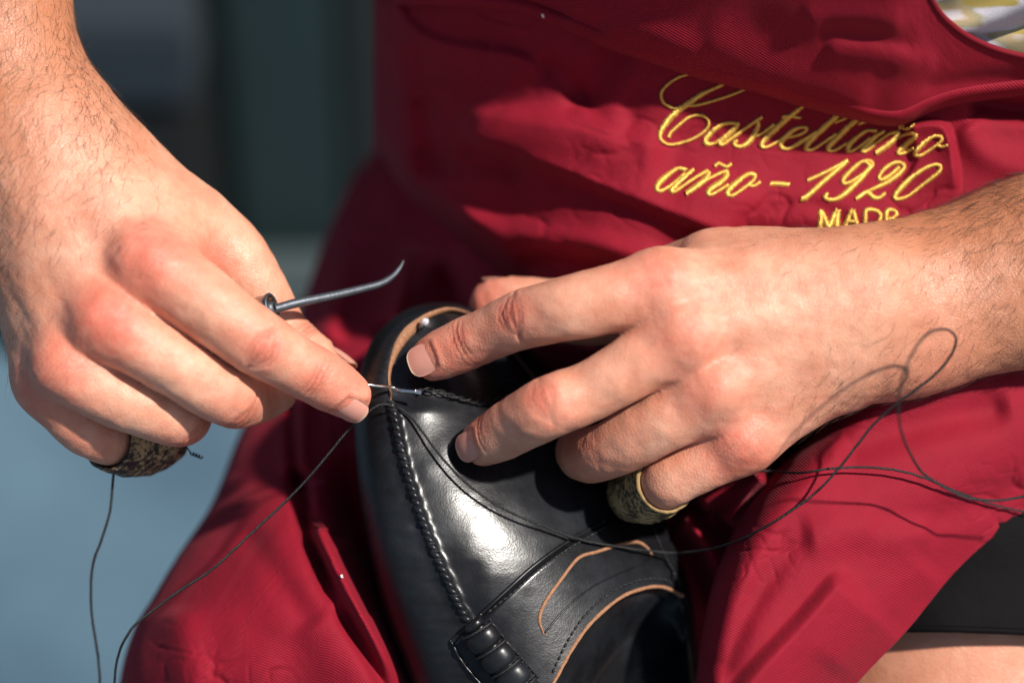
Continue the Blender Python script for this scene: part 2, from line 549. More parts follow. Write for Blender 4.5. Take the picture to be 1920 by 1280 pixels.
def crumple(X, Y, seed):
    """thin wear creases: ridged noise in patches, a fraction of a millimetre deep"""
    a = vnoise(X / 62 + Y / 150, Y / 40 - X / 170, seed); b = vnoise(X / 30 - Y / 90, Y / 24 + X / 80, seed + 5)
    patch = sstep(0.0, 0.3, vnoise(X / 160, Y / 130, seed + 9))
    return -patch * (0.9 * np.exp(-(a / 0.055) ** 2) + 0.45 * np.exp(-(b / 0.07) ** 2))

def gblur(z, n):
    for _ in range(n):
        p = np.pad(z, 1, 'edge')
        z = (p[:-2, 1:-1] + p[2:, 1:-1] + p[1:-1, :-2] + p[1:-1, 2:] + 2 * z) / 6
    return z

# (1) waist of the apron, with the embroidery
NT = 440
u = np.linspace(0, 1, NT); vv = np.linspace(0, 1, 230)
U, V = np.meshgrid(u, vv, indexing='ij')
bw = 640.0
xc = 1340.0
# round the left flank like a barrel: even steps of angle there
th = np.linspace(0, 1, NT)
xcol = np.where(th < 0.36, xc - bw * np.cos((np.clip(th - 0.04, 0, 1) / 0.32) * math.pi / 2), xc + (th - 0.36) / 0.64 * 860) + np.clip(0.04 - th, 0, 1) / 0.04 * 60
PXt = np.broadcast_to(xcol[:, None], U.shape).copy()
ybot = curve_s(xcol, [(690, 268), (720, 300), (760, 362), (830, 425), (900, 484), (960, 536), (1050, 606), (1200, 690), (1400, 730), (2250, 740)])
PYt = -220 + V * (ybot[:, None] + 220)
zb = 112 * np.sqrt(np.clip(1 - (np.clip(xc - PXt, 0, None) / bw) ** 2, 0, 1)) - 112
Zt = -24 + zb + 0.36 * MMPX * (300 - np.clip(PYt, -60, 600))
# belly rolls back under itself at the bottom seam
dbot = (ybot[:, None] - PYt)
Zt -= 60 * (1 - np.sqrt(np.clip(1 - np.clip((70 - dbot) / 70, 0, 1) ** 2, 0, 1)))
Zt += 10 * sstep(250, 430, PYt) * sstep(900, 1200, PXt) * sstep(760, 560, PYt)
Zt -= (np.clip(0.04 - th, 0, 1) / 0.04 * 230)[:, None]
XY = (PXt, PYt)
FW = np.zeros_like(Zt)
FW += step(*XY, [(742, -10), (775, 45), (830, 75), (900, 87), (960, 97), (1005, 120), (1028, 158)], 7, 11, 90, 0.02, 0.25)
FW += ridge(*XY, [(850, 215), (960, 228), (1100, 250), (1260, 285)], 6.5, 62, 26)
FW += ridge(*XY, [(1010, 118), (1060, 150), (1095, 205)], -5, 26)
FW += ridge(*XY, [(1160, 80), (1125, 150), (1085, 205)], -7, 32)
FW += ridge(*XY, [(1190, 140), (1180, 230), (1172, 320)], -2.6, 18, 24, .4, .4)
FW += step(*XY, [(1400, 470), (1300, 424), (1150, 366), (1000, 309), (905, 276), (850, 225)], 10, 14, 85, 0.1, 0.14)
FW += ridge(*XY, [(770, 330), (900, 300), (990, 320)], -6, 26)
FW += ridge(*XY, [(830, 395), (960, 440), (1100, 455), (1260, 500)], 7, 40, 26)
FW += ridge(*XY, [(960, 500), (1060, 490), (1180, 520)], -5, 22)
FW += ridge(*XY, [(735, 60), (760, 200), (780, 300)], 6, 30)
FW += ridge(*XY, [(790, 180), (800, 260), (830, 330)], -5, 26)
FW += ridge(*XY, [(1260, 330), (1500, 395), (1700, 420)], 2.5, 40)
FW += ridge(*XY, [(1430, 395), (1520, 385), (1600, 420)], -2.0, 15)
Zt += 0.95 * gblur(FW, 4) + crumple(PXt, PYt, 61)
# ledge that pinches the text on the right
Zt += step(*XY, [(1690, 236), (1740, 228), (1775, 238), (1790, 290), (1800, 380)], 7, 9, 70, 0.1, 0.3)
Zt += ridge(*XY, [(1800, 230), (1850, 290), (1960, 330)], 5, 34)
Zt += ridge(*XY, [(1810, 190), (1920, 205), (2000, 200)], -10, 22)
Zt += 2.2 * vnoise(PXt / 130, PYt / 90, 3) + 0.7 * vnoise(PXt / 45, PYt / 38, 4)
apron, vt = cloth_obj('apron', PXt, PYt, Zt, person, M['cloth'], 0, flip=False)
tag(apron, 'maroon twill apron embroidered in gold')
BVH_waist = BVHTree.FromPolygons([Vector(x) for x in vt], [tuple(int(i) for i in f) for f in grid_faces(NT, 230)])

# (2) bib that sags over the waist in one big overhanging roll
ns, nt_ = 340, 210
xb = np.linspace(690, 2130, ns)
yedge = curve_s(xb, [(640, -60), (740, 2), (830, 8), (960, 22), (1020, 38), (1150, 92), (1300, 142), (1420, 172), (1500, 196), (1600, 221), (1680, 233), (1740, 209), (1800, 192), (1920, 176), (2260, 140)])
tv = np.linspace(0, 1, nt_)
PXb = np.broadcast_to(xb[:, None], (ns, nt_)).copy()
# outside: from far above down to the lip, then tucked back up behind it
roll = 26.0
so = np.clip(tv / 0.80, 0, 1); si = np.clip((tv - 0.80) / 0.20, 0, 1)
PYb = -700 + (yedge[:, None] + 700 - roll) * so[None, :]
ang = si * math.pi
PYb = PYb + roll * np.sin(np.minimum(ang, math.pi))[None, :] - 25 * sstep(0.5, 1, si)[None, :]
lip = np.clip((yedge[:, None] - roll - PYb) / 320, 0, 2)
zl = -1 + 60 * np.clip(lip, 0, 1.2) ** 0.95
zbb = 112 * np.sqrt(np.clip(1 - (np.clip(xc - PXb, 0, None) / 655) ** 2, 0, 1)) - 112
amp = 20 * sstep(760, 1250, xb) + 4
Zb = zl + zbb + 0 * PXb
Zb = np.where(tv[None, :] > 0.80, (-1 + zbb) - amp[:, None] * (1 - np.cos(ang))[None, :] * 0.75, Zb)
# cut the arm opening: the sheet's top follows the curved edge at upper right
yarm = curve_s(xb, [(600, -700), (1380, -695), (1500, -620), (1600, -400), (1690, -140), (1745, -2), (1790, 52), (1850, 86), (1920, 106), (2050, 128), (2260, 100)])
t2 = np.clip((PYb - -320) / (yedge[:, None] - roll + 320), 0, 1)
ynew = np.where(tv[None, :] <= 0.80, yarm[:, None] + (yedge[:, None] - roll - yarm[:, None]) * so[None, :], PYb)
lip = np.clip((yedge[:, None] - roll - ynew) / 320, 0, 2)
Zb = np.where(tv[None, :] <= 0.80, Zb - zl + (-1 + 60 * np.clip(lip, 0, 1.2) ** 0.95), Zb)
PYb = ynew
XY = (PXb, PYb)
fl = ridge(*XY, [(1500, 35), (1600, 30), (1700, 42)], 1.6, 24) + ridge(*XY, [(1540, 85), (1640, 100), (1760, 125)], 2.0, 26) \
   + ridge(*XY, [(1530, 58), (1630, 66), (1720, 84)], -1.6, 20) + ridge(*XY, [(1300, 60), (1420, 120), (1650, 190)], 3, 60) \
   + ridge(*XY, [(1050, 20), (1200, 60), (1320, 110)], 3, 34) + ridge(*XY, [(900, -40), (1020, 10), (1150, 60)], -5, 24) \
   + ridge(*XY, [(1720, 165), (1800, 150), (1950, 140)], -2, 18) + 2.5 * vnoise(PXb / 120, PYb / 80, 8)
Zb = Zb + gblur(fl, 3) * (1 - sstep(0.78, 0.88, tv))[None, :]
bib, vb = cloth_obj('apron_bib', PXb, PYb, Zb, apron, M['cloth'], 0.8)
BVH_bib = BVHTree.FromPolygons([Vector(x) for x in vb], [tuple(int(i) for i in f) for f in grid_faces(ns, nt_)])
# piped edge of the arm opening
k0 = np.where(xb > 1640)[0]
edge_c = vb.reshape(ns, nt_, 3)[k0, 0] + np.array([0, 0, 0.6])
hem = tube_obj('hem', edge_c, 1.1, M['cloth'], apron, 8)
set_uv(hem, np.zeros((len(hem.data.vertices), 2)))

# shirt seen through the arm opening
sx = np.linspace(1480, 2140, 130); sy = np.linspace(-900, 150, 150)
SX, SY = np.meshgrid(sx, sy, indexing='ij')
SZ = -14 + 54 * np.clip((200 - SY) / 320, 0, 1.3) ** 0.8
SZ += ridge(SX, SY, [(1740, 70), (1850, 40), (1960, -10)], 5, 22) + ridge(SX, SY, [(1780, 90), (1860, 62), (1990, 30)], -4, 14) + 3 * vnoise(SX / 60, SY / 50, 21)
cloth_obj('shirt', SX, SY, SZ, person, M['shirt'], 0.6)

# (3) right leg under the apron skirt (left in the picture) and the hollow of the lap
nu, nv = 330, 330
yy = np.linspace(180, 1420, nv)
xl = curve_s(yy, [(150, 760), (230, 735), (290, 694), (350, 652), (480, 597), (600, 553), (800, 455), (900, 416), (960, 388), (1040, 334), (1120, 286), (1180, 251), (1280, 224), (1480, 205)])
wdt = 300.0
wrow = np.interp(yy, [180, 330, 480], [150, 230, 300]) / 300
tcol = np.linspace(0, 1, nu)
# columns crowd at the rounded flank
offs = np.where(tcol < 0.4, wdt * (1 - np.cos(tcol / 0.4 * math.pi / 2)), wdt + (tcol - 0.4) / 0.6 * 900)
ext = np.interp(yy, [180, 350, 500, 650], [0, 60, 350, 900]) / 900
PXl = xl[None, :] + np.minimum(offs, wdt)[:, None] * wrow[None, :] + np.clip(offs - wdt, 0, None)[:, None] * ext[None, :]
PYl = np.broadcast_to(yy[None, :], PXl.shape).copy()
zc = curve_s(yy, [(150, -235), (280, -222), (400, -190), (520, -150), (700, -100), (850, -62), (1000, -32), (1120, -14), (1200, -8), (1300, -8), (1480, -20)])
Zl = zc[None, :] - 62 * (1 - np.sqrt(np.clip(1 - (1 - np.clip(offs / wdt, 0, 1)) ** 2, 0, 1)))[:, None]
# hollow between the legs
xv = curve_s(yy, [(150, 900), (500, 800), (650, 700), (800, 640), (950, 655), (1050, 690), (1280, 785), (1480, 860)])
dv_ = PXl - xv[None, :]
floor_ = np.minimum(zc[None, :] - 6, -70.0)
hol = sstep(-62, 18, dv_)
Zl = Zl * (1 - hol) + floor_ * hol
XY = (PXl, PYl)
Zl += ridge(*XY, [(585, 975), (610, 1030), (655, 1110), (705, 1190), (775, 1300), (840, 1400)], 13, 17, 22, 0.06, 0.05)
Zl += ridge(*XY, [(560, 880), (572, 985), (600, 1060), (632, 1135)], -15, 13, 14, 0.12, 0.3)
Zl += ridge(*XY, [(640, 1020), (668, 1085), (700, 1160)], -5, 9)
Zl += ridge(*XY, [(632, 1000), (672, 1060), (712, 1150), (760, 1240)], 7, 14, 14)
Zl += ridge(*XY, [(625, 1125), (690, 1230), (745, 1330)], -7, 12, 16, 0.2, 0.1)
Zl += ridge(*XY, [(480, 900), (540, 1060), (640, 1230), (700, 1360)], 6, 60)
Zl += ridge(*XY, [(455, 990), (520, 1080), (590, 1180)], -3.5, 30)
Zl += ridge(*XY, [(330, 1130), (350, 1240), (370, 1340)], 5, 40)
Zl += ridge(*XY, [(775, 455), (768, 500), (752, 560), (735, 620)], 26, 22, 30)
Zl += ridge(*XY, [(830, 470), (860, 540), (870, 640)], 16, 26)
Zl += ridge(*XY, [(650, 420), (640, 520), (600, 650)], 14, 34)
Zl += ridge(*XY, [(590, 640), (560, 760), (550, 900)], 10, 26)
Zl += ridge(*XY, [(545, 740), (550, 850), (556, 930)], -12, 12)
# crumpled cloth under the heel of the left hand
Zl += ridge(*XY, [(1270, 960), (1310, 1000), (1350, 1070), (1370, 1150)], 34, 24)
Zl += ridge(*XY, [(1300, 945), (1370, 910), (1450, 860)], 40, 30)
Zl += ridge(*XY, [(1360, 985), (1400, 930), (1440, 890)], 44, 22)
Zl += ridge(*XY, [(1000, 620), (1100, 660), (1200, 700)], 14, 40)
Zl += 2.0 * vnoise(PXl / 70, PYl / 90, 12) + crumple(PXl, PYl, 62)
skirt, vl = cloth_obj('apron_skirt', PXl, PYl, Zl, apron, M['cloth'], 0)
BVH_skirt = BVHTree.FromPolygons([Vector(x) for x in vl], [tuple(int(i) for i in f) for f in grid_faces(nu, nv)])

# (4) left thigh: apron flap ending in a slanted hem
E = spline([(1660, 600), (1600, 690), (1540, 800), (1465, 872), (1400, 952), (1352, 1050), (1322, 1150), (1304, 1290), (1300, 1420)], 260)
H_ = spline([(2300, 560), (2200, 700), (2060, 850), (1920, 958), (1800, 1062), (1700, 1182), (1603, 1285), (1490, 1430)], 260)
ta = np.linspace(0, 1, 240)
ta = np.where(ta < 0.3, 0.16 * (1 - np.cos(ta / 0.3 * math.pi / 2)), 0.16 + (ta - 0.3) / 0.7 * 0.84)
PXr = E[None, :, 0] * (1 - ta[:, None]) + H_[None, :, 0] * ta[:, None]
PYr = E[None, :, 1] * (1 - ta[:, None]) + H_[None, :, 1] * ta[:, None]
zr = curve_s(PYr[0], [(560, -30), (700, -24), (850, -10), (1000, 2), (1150, 10), (1300, 14), (1450, 12)])
Zr = zr[None, :] + 10 * np.sin(np.clip(ta, 0, 1) * math.pi)[:, None] - (30 * ta - 13)[:, None] - 45 * (1 - np.sqrt(np.clip(1 - (1 - np.clip(ta / 0.16, 0, 1)) ** 2, 0, 1)))[:, None]
Zr -= 6 * sstep(0.6, 1.0, ta)[:, None]
XY = (PXr, PYr)
Zr += ridge(*XY, [(1560, 930), (1480, 1030), (1400, 1150), (1340, 1280)], -3.6, 30, 24, 0.6, 0.1)
Zr += step(*XY, [(1340, 1340), (1420, 1245), (1500, 1160), (1558, 1092), (1590, 1060)], 9, 20, 120, 0.1, 0.13)
Zr += ridge(*XY, [(1620, 980), (1780, 960), (1930, 900)], -3, 30)
Zr += ridge(*XY, [(1500, 1010), (1620, 990), (1760, 1000)], 3, 40)
Zr += ridge(*XY, [(1560, 850), (1720, 800), (1900, 760)], -5, 34)
Zr += ridge(*XY, [(1750, 1050), (1650, 1150), (1560, 1270)], 3, 40)
Zr += 2.2 * vnoise(PXr / 90, PYr / 80, 14) + crumple(PXr, PYr, 63)
flap, vr = cloth_obj('apron_flap', PXr, PYr, Zr, apron, M['cloth'], 0.9, flip=True)
BVH_flap = BVHTree.FromPolygons([Vector(x) for x in vr], [tuple(int(i) for i in f) for f in grid_faces(240, 260)])

# black shorts and bare thigh under the flap
def leg_tube(name, cx, y0, y1, r0, r1, zc0, zc1, mat, parent, nr=40, sides=72, cap=False, wob=0.0, tilt=0.0):
    vs = []
    for i in range(nr):
        t = i / (nr - 1)
        yv = y0 + (y1 - y0) * t; r = r0 + (r1 - r0) * t; z = zc0 + (zc1 - zc0) * t
        a = np.linspace(0, 2 * np.pi, sides, endpoint=False)
        c = P(cx, yv, 0)
        rr = r * (1 + wob * vnoise(a * 4, np.full_like(a, t * 5), 31))
        vs.append(np.stack([c[0] + rr * np.cos(a), c[1] + tilt * np.cos(a) * r + 0.20 * (rr * np.sin(a)), z + rr * np.sin(a)], -1))
    return np.vstack(vs), grid_faces(nr, sides, True, flip=True)
v, f = leg_tube('s', 1850, 760, 1262, 66, 68, -98, -84, None, None, 70, 96, wob=0.05, tilt=-0.03)
sh = mesh_obj('shorts', v, f, M['shorts'], person)
uvs = np.stack([np.tile(np.arange(96) * 4.4, 70), np.repeat(np.arange(70) * 1.2, 96)], -1)
set_uv(sh, uvs)
hq = v.reshape(70, 96, 3)[-1]
ho = mesh_obj('shorts_hem', *tube(np.vstack([hq, hq[:2]]), 1.3, 8, ref=(0, 1, 0)), M['shorts'], sh)
set_uv(ho, np.zeros((len(ho.data.vertices), 2)))
so_ = sh.modifiers.new('thickness', 'SOLIDIFY'); so_.thickness = 0.0016; so_.offset = -1
THIGH = leg_tube('t', 1850, 900, 1640, 64, 65, -98, -84, None, None, 60, 90, tilt=-0.02)

# worked buttonhole and seam end on the skirt fold
def drape0(bvh, pts, n, lift):
    out = []
    for x, y in spline(pts, n)[:, :2]:
        d = Vector(P(x, y, 0)) - Vector((0, 0, DIST)); d.normalize()
        h = bvh.ray_cast(Vector((0, 0, DIST)), d)
        if h[0] is not None: out.append(np.array(h[0]) + np.array([0, 0, lift]))
    return np.array(out)
for pts in ([(571, 965), (586, 980), (603, 991)], [(577, 962), (592, 976), (608, 988)], [(598, 994), (606, 992), (614, 993)], [(606, 990), (628, 1000), (642, 1010), (652, 1020)]):
    c = drape0(BVH_skirt, pts, 20, 0.5)
    if len(c) > 4:
        o = mesh_obj('buttonhole', *tube(c, 0.75 * (1 + 0.25 * np.sin(np.arange(len(c)) * 2.1)), 7), M['cloth'], apron)
        set_uv(o, np.zeros((len(o.data.vertices), 2)))
# ------------------------------------------------------------------ the shoe: a moccasin-toe loafer, toe up
shoe = empty('shoe', W(P(1000, 1150, -90)), 'black leather penny loafer with a half-sewn toe seam, resting in the lap', 'shoe')
# outline (silhouette) and seam, from the left side round the toe to the right side, in photo pixels
OUT = spline([(905, 1540), (835, 1420), (770, 1280), (720, 1150), (690, 1020), (671, 900), (665, 800), (672, 715), (690, 652), (721, 610), (762, 581), (815, 568), (868, 573), (935, 602), (1005, 660), (1080, 752), (1150, 852), (1212, 945), (1262, 1020), (1297, 1120), (1310, 1240), (1330, 1400), (1350, 1540)], 620)
SEAM = spline([(1080, 1540), (1030, 1400), (957, 1280), (893, 1185), (868, 1148), (840, 1090), (805, 1010), (777, 930), (756, 860), (741, 790), (732, 745), (728, 705), (735, 668), (750, 634), (777, 605), (812, 585), (852, 578), (900, 598), (955, 650), (1020, 735), (1085, 825), (1150, 905), (1215, 985), (1247, 1050), (1279, 1115), (1290, 1240), (1305, 1400), (1320, 1540)], 620)
# match points: both curves run by station; stations given by arc length of each between key points
def by_keys(c, keys, n):
    idx = [int(np.argmin(np.hypot(c[:, 0] - k[0], c[:, 1] - k[1]))) for k in keys]
    t = np.linspace(0, len(idx) - 1, n)
    return np.stack([np.interp(np.interp(t, np.arange(len(idx)), idx), np.arange(len(c)), c[:, k]) for k in range(2)], -1)
NS = 520
OK = [(905, 1540), (770, 1280), (690, 1020), (665, 800), (690, 652), (762, 581), (868, 573), (1080, 752), (1297, 1120), (1350, 1540)]
SK = [(1080, 1540), (957, 1280), (805, 1010), (741, 790), (735, 668), (777, 605), (852, 578), (1020, 735), (1279, 1115), (1320, 1540)]
o2 = by_keys(OUT, OK, NS); s2 = by_keys(SEAM, SK, NS)

def z_plug(px, py):
    """height of the vamp: falls away to the right and towards the toe"""
    px = np.asarray(px, float); py = np.asarray(py, float)
    yl = np.interp(py, [578, 640, 745, 860, 1010, 1150, 1280, 1540], [800, 745, 732, 756, 805, 868, 957, 1080])
    yr = np.interp(py, [578, 640, 745, 860, 1010, 1150, 1280, 1540], [900, 955, 1030, 1110, 1228, 1284, 1294, 1320])
    v = (px - yl) / np.maximum(yr - yl, 120)
    z = -4 * v - 35 * np.clip(v, 0, None) ** 2
    z = z - 3 * np.clip((745 - py) / 170, 0, 1.2) ** 2
    z = z + MMPX * np.interp(py, [560, 700, 800, 950, 1050, 1150, 1300, 1540], [-80, -31, 0, 38, 52, 53, 46, 30])
    return z
# smooth the piecewise table a little by averaging shifted looks
def zp(px, py):
    return (z_plug(px, np.asarray(py) - 26) + 2 * z_plug(px, py) + z_plug(px, np.asarray(py) + 26) + z_plug(px, np.asarray(py) - 52) + z_plug(px, np.asarray(py) + 52)) / 6

# vamp: rings from the seam in to a spine
sp_x = np.interp(s2[:, 1], [578, 700, 860, 1010, 1150, 1280, 1540], [845, 880, 935, 1015, 1078, 1125, 1200])
mid = np.stack([sp_x, np.maximum(s2[:, 1], 690 + 0.15 * (s2[:, 1] - 578))], -1)
qs = np.linspace(0, 1, 60)
VX = s2[None, :, 0] * (1 - qs[:, None]) + mid[None, :, 0] * qs[:, None]
VY = s2[None, :, 1] * (1 - qs[:, None]) + mid[None, :, 1] * qs[:, None]
VZ = zp(VX, VY)
# the unsewn toe: plug sits lower than the cut edge of the wall; sewn sides pull up to the ridge
open_w = sstep(775, 740, s2[:, 1])                      # 1 round the toe, 0 where sewn
VZ -= (3.2 * open_w)[None, :] * np.exp(-(qs[:, None] / 0.5) ** 2) * 1.0
VZ += (1.6 * (1 - open_w))[None, :] * np.exp(-(qs[:, None] / 0.05) ** 2)
VZ += 0.5 * vnoise(VX / 40, VY / 40, 41) * sstep(0, 0.1, qs)[:, None]
pluck = np.sin(np.arange(NS) * 0.95) * (1 - open_w)
VZ += 0.35 * pluck[None, :] * np.exp(-(qs[:, None] / 0.06) ** 2)
dB, sB, tB = line_dist(VX, VY, [(1010, 1330), (1042, 1272), (1075, 1212), (1110, 1165), (1160, 1122), (1205, 1103), (1243, 1100), (1281, 1117), (1330, 1150)])
VZ -= np.where(sB > 0, 16 * sstep(0, 75, dB), 0) + np.where(sB > 0, 2.5, 0)
vampV = P(VX, VY, VZ).reshape(-1, 3)
vamp = mesh_obj('vamp', vampV, grid_faces(60, NS), M['leather'], shoe)
BVH_vamp = BVHTree.FromPolygons([Vector(x) for x in vampV], [tuple(int(i) for i in f) for f in grid_faces(60, NS)])

# side wall: from the seam over the shoulder and down
nq = 70
qw = np.r_[1 - np.linspace(1, 0, 50) ** 1.6, np.linspace(1, 1.7, 21)[1:]]
zs_ = zp(s2[:, 0], s2[:, 1])
WX = np.zeros((nq, NS)); WY = WX.copy(); WZ = WX.copy()
drop = np.interp(o2[:, 0], [660, 900, 1100, 1300], [34, 34, 30, 26])
for i, q in enumerate(qw):
    a = min(q, 1.0)
    s = a ** 0.85
    WX[i] = s2[:, 0] * (1 - s) + o2[:, 0] * s
    WY[i] = s2[:, 1] * (1 - s) + o2[:, 1] * s
    WZ[i] = zs_ - drop * (1 - (1 - s ** 2.6) ** (1 / 2.6))
    if q > 1:
        WZ[i] -= (q - 1) / 0.7 * 52
        k = (q - 1) / 0.7
        cx, cy = mid[:, 0], mid[:, 1]
        WX[i] += (cx - WX[i]) * 0.10 * k ** 2; WY[i] += (cy - WY[i]) * 0.10 * k ** 2
pk = (1 - open_w)[None, :] * np.exp(-(qw[:, None] / 0.5) ** 2)
sidx = np.arange(NS)
WZ += 0.95 * pk * (1.3 * vnoise(sidx[None, :] / 2.3, qw[:, None] * 2.2, 52) + 0.9 * vnoise(sidx[None, :] / 5.5, qw[:, None] * 4, 53))
WZ += 0.45 * np.exp(-((qw[:, None] - 0.3) / 0.25) ** 2) * open_w[None, :] * 2 * vnoise(sidx / 1.3, sidx * 0.0, 54)[None, :] * 0.5
WZ += (1.4 * (1 - open_w))[None, :] * np.exp(-(qw[:, None] / 0.08) ** 2)
wallV = P(WX, WY, WZ).reshape(-1, 3)
wall = mesh_obj('side_wall', wallV, grid_faces(nq, NS, flip=True), M['leather_wall'], shoe)
BVH_wall = BVHTree.FromPolygons([Vector(x) for x in wallV], [tuple(int(i) for i in f) for f in grid_faces(nq, NS)])

# raw tan cut edge of the wall round the open toe
k = np.where((s2[:, 1] < 768))[0]
wtan = 2.9 * np.sin(np.linspace(0.04, 0.93, len(k)) * math.pi) ** 0.8 * np.interp(np.linspace(0, 1, len(k)), [0, .12, .3, .42, .5, 1], [.3, .45, .95, 1.0, .6, .25])
c_out = P(s2[k, 0], s2[k, 1], zs_[k] + 0.3)
inn = unit(mid[k] - s2[k]); inn3 = np.c_[inn[:, 0], -inn[:, 1], np.zeros(len(k))]
rows = []
for j, (off, dz) in enumerate([(-0.35, -0.2), (-0.1, 0.35), (0.25, 0.3), (0.6, -0.2), (1.0, -1.4), (1.05, -4.5)]):
    rows.append(c_out + inn3 * (wtan * off)[:, None] + np.array([0, 0, 1.0]) * (dz + 0.12 * vnoise(np.arange(len(k)) / 1.6, np.full(len(k), j * 1.0), 61))[:, None])
mesh_obj('raw_edge', np.vstack(rows), grid_faces(6, len(k)), M['tan_edge'], shoe)

def twist(c, L_, r, ply, lay, R):
    q = np.linspace(0, L_[-1], 420)
    cc = np.stack([np.interp(q, L_, c[:, k]) for k in range(3)], -1)
    t, nn, b = frames(cc)
    out = []
    for p_ in range(ply):
        ph = q / lay * 2 * math.pi + p_ * 2 * math.pi / ply + 0.5 * vnoise(q / 5, q * 0 + p_, 66)
        off = (np.cos(ph)[:, None] * b + np.sin(ph)[:, None] * nn) * R
        out.append(tube(cc + off, r * (0.9 + 0.3 * vnoise(q / 2.5, q * 0 + 3 * p_, 67)), 8))
    return merge(out)

# sewn moccasin ridge: a knobbly cord of leather with a whip stitch over it
k = np.where((s2[:, 1] >= 752) & (np.arange(NS) < NS * 0.5) & (s2[:, 1] < 1172))[0][::-1]
rc = P(s2[k, 0], s2[k, 1], zs_[k] + 1.1)
rc = spline(rc, 420)
L = np.r_[0, np.cumsum(np.linalg.norm(np.diff(rc, axis=0), axis=1))]
pitch = 3.3
rr = 1.3 + 0.4 * np.abs(np.sin(L / pitch * math.pi)) ** 0.7
mesh_obj('seam_ridge', *twist(rc, L, 1.2, 2, 5.6, 0.62), M['leather_gloss'], shoe)
t_, n_, b_ = frames(rc)
nst = int(L[-1] / pitch)
proto = None
for i in range(nst):
    s0 = (i + 0.12 * random.uniform(-1, 1)) * pitch; jw = random.uniform(-0.15, 0.35)
    pts = []
    for a in np.linspace(-0.25, 1.25, 11):
        s = np.clip(s0 + (a - 0.5) * 2.6, 0, L[-1])
        j = int(np.searchsorted(L, s).clip(0, len(L) - 1))
        th_ = (a * 1.15 - 0.08) * math.pi
        pts.append(rc[j] + b_[j] * math.cos(th_) * (1.45 + jw) + n_[j] * (math.sin(th_) * 1.38 - 0.35))
    tube_obj('stitch', np.array(pts), 0.28 + 0.08 * random.random(), M['thread'], shoe, 6)
# fine puncture stitches either side of the ridge
def on_bvh(bvhs, px, py, lift=0.0):
    """point of the surface seen at a photograph position, lifted along its normal"""
    o = Vector((0, 0, DIST)); d = Vector(P(px, py, 0)) - o; d.normalize()
    best = None
    for b in bvhs:
        h = b.ray_cast(o, d)
        if h[0] is not None and (best is None or h[3] < best[3]): best = h
    if best is None: return None, None
    n = best[1]
    if n.dot(d) > 0: n = -n
    return np.array(best[0] + n * lift), np.array(n)

def drape(bvhs, pts, n, lift):
    c = spline(pts, n)
    out = [on_bvh(bvhs, x, y, lift)[0] for x, y in c[:, :2]]
    out = [p for p in out if p is not None]
    return np.array(out)

# ---- strap across the instep
FA = [(898, 1158), (950, 1110), (1000, 1065), (1060, 1022), (1130, 982), (1190, 962), (1245, 968)]
BA = [(1010, 1330), (1042, 1272), (1075, 1212), (1110, 1165), (1160, 1122), (1205, 1103), (1243, 1100), (1281, 1117)]
fa = spline(FA, 90); ba = spline(BA, 90)
tt = np.linspace(0, 1, 50)
SXp = fa[None, :, 0] * (1 - tt[:, None]) + ba[None, :, 0] * tt[:, None]
SYp = fa[None, :, 1] * (1 - tt[:, None]) + ba[None, :, 1] * tt[:, None]
SZp = zp(SXp, SYp) + 2.2
SZp -= 1.9 * np.exp(-(tt[:, None] / 0.03) ** 2)
SZp += 1.6 * tt[:, None] ** 2
strapV = np.vstack([P(SXp, SYp, SZp).reshape(-1, 3), P(ba[:, 0], ba[:, 1], zp(ba[:, 0], ba[:, 1]) - 3)])
strap = mesh_obj('strap', strapV, grid_faces(51, 90), M['leather'], shoe)
BVH_strap = BVHTree.FromPolygons([Vector(x) for x in strapV], [tuple(int(i) for i in f) for f in grid_faces(51, 90)])
SH = [BVH_strap, BVH_vamp, BVH_wall]
# tan cut edge of the strap and of its slot
bc = P(ba[:, 0], ba[:, 1], zp(ba[:, 0], ba[:, 1]) + 3.7)
tube_obj('strap_edge', bc, 0.68 * (1 + 0.3 * vnoise(np.arange(90) / 3.0, np.zeros(90), 68)), M['tan_edge'], shoe, 8, flat=0.8)
slot = drape([BVH_strap], [(1019, 1188), (1011, 1160), (1022, 1128), (1052, 1085), (1084, 1046), (1120, 1034), (1158, 1022), (1192, 1016), (1212, 1026), (1222, 1040)], 90, 0.25)
tube_obj('slot_edge', slot, np.interp(np.linspace(0, 1, len(slot)), [0, .1, .9, 1], [.3, .66, .62, .3]), M['tan_edge'], shoe, 8, flat=0.7)
slot2 = drape([BVH_strap], [(1021, 1186), (1060, 1140), (1110, 1100), (1160, 1075), (1200, 1058), (1222, 1042)], 60, 0.05)
tube_obj('slot_crease', slot2, 0.35, M['leather'], shoe, 6)

def stitch_row(pts, gap_mm, ln, r, lift, name='strap_stitch', parent=shoe, bvhs=None, mat=None):
    c = drape(bvhs or SH, pts, 240, lift)
    Ls = np.r_[0, np.cumsum(np.linalg.norm(np.diff(c, axis=0), axis=1))]
    s = 0.3
    while s + ln < Ls[-1]:
        q = np.linspace(s, s + ln, 5)
        cc = np.stack([np.interp(q, Ls, c[:, k]) for k in range(3)], -1)
        cc[:, 2] += np.array([-.35, .1, .2, .1, -.35]) * 0.9
        tube_obj(name, cc, r * np.array([.7, 1, 1.05, 1, .7]), mat or M['thread'], parent, 6)
        s += gap_mm
stitch_row([(914, 1150), (960, 1112), (1010, 1068), (1070, 1026), (1135, 988)], 2.3, 1.7, 0.42, 0.35)
stitch_row([(1035, 1262), (1062, 1205), (1095, 1155), (1145, 1110), (1195, 1088), (1240, 1086), (1268, 1098)], 2.5, 1.7, 0.42, 0.35)
stitch_row([(918, 1160), (945, 1195), (980, 1235), (1015, 1275)], 2.1, 1.5, 0.40, 0.35)
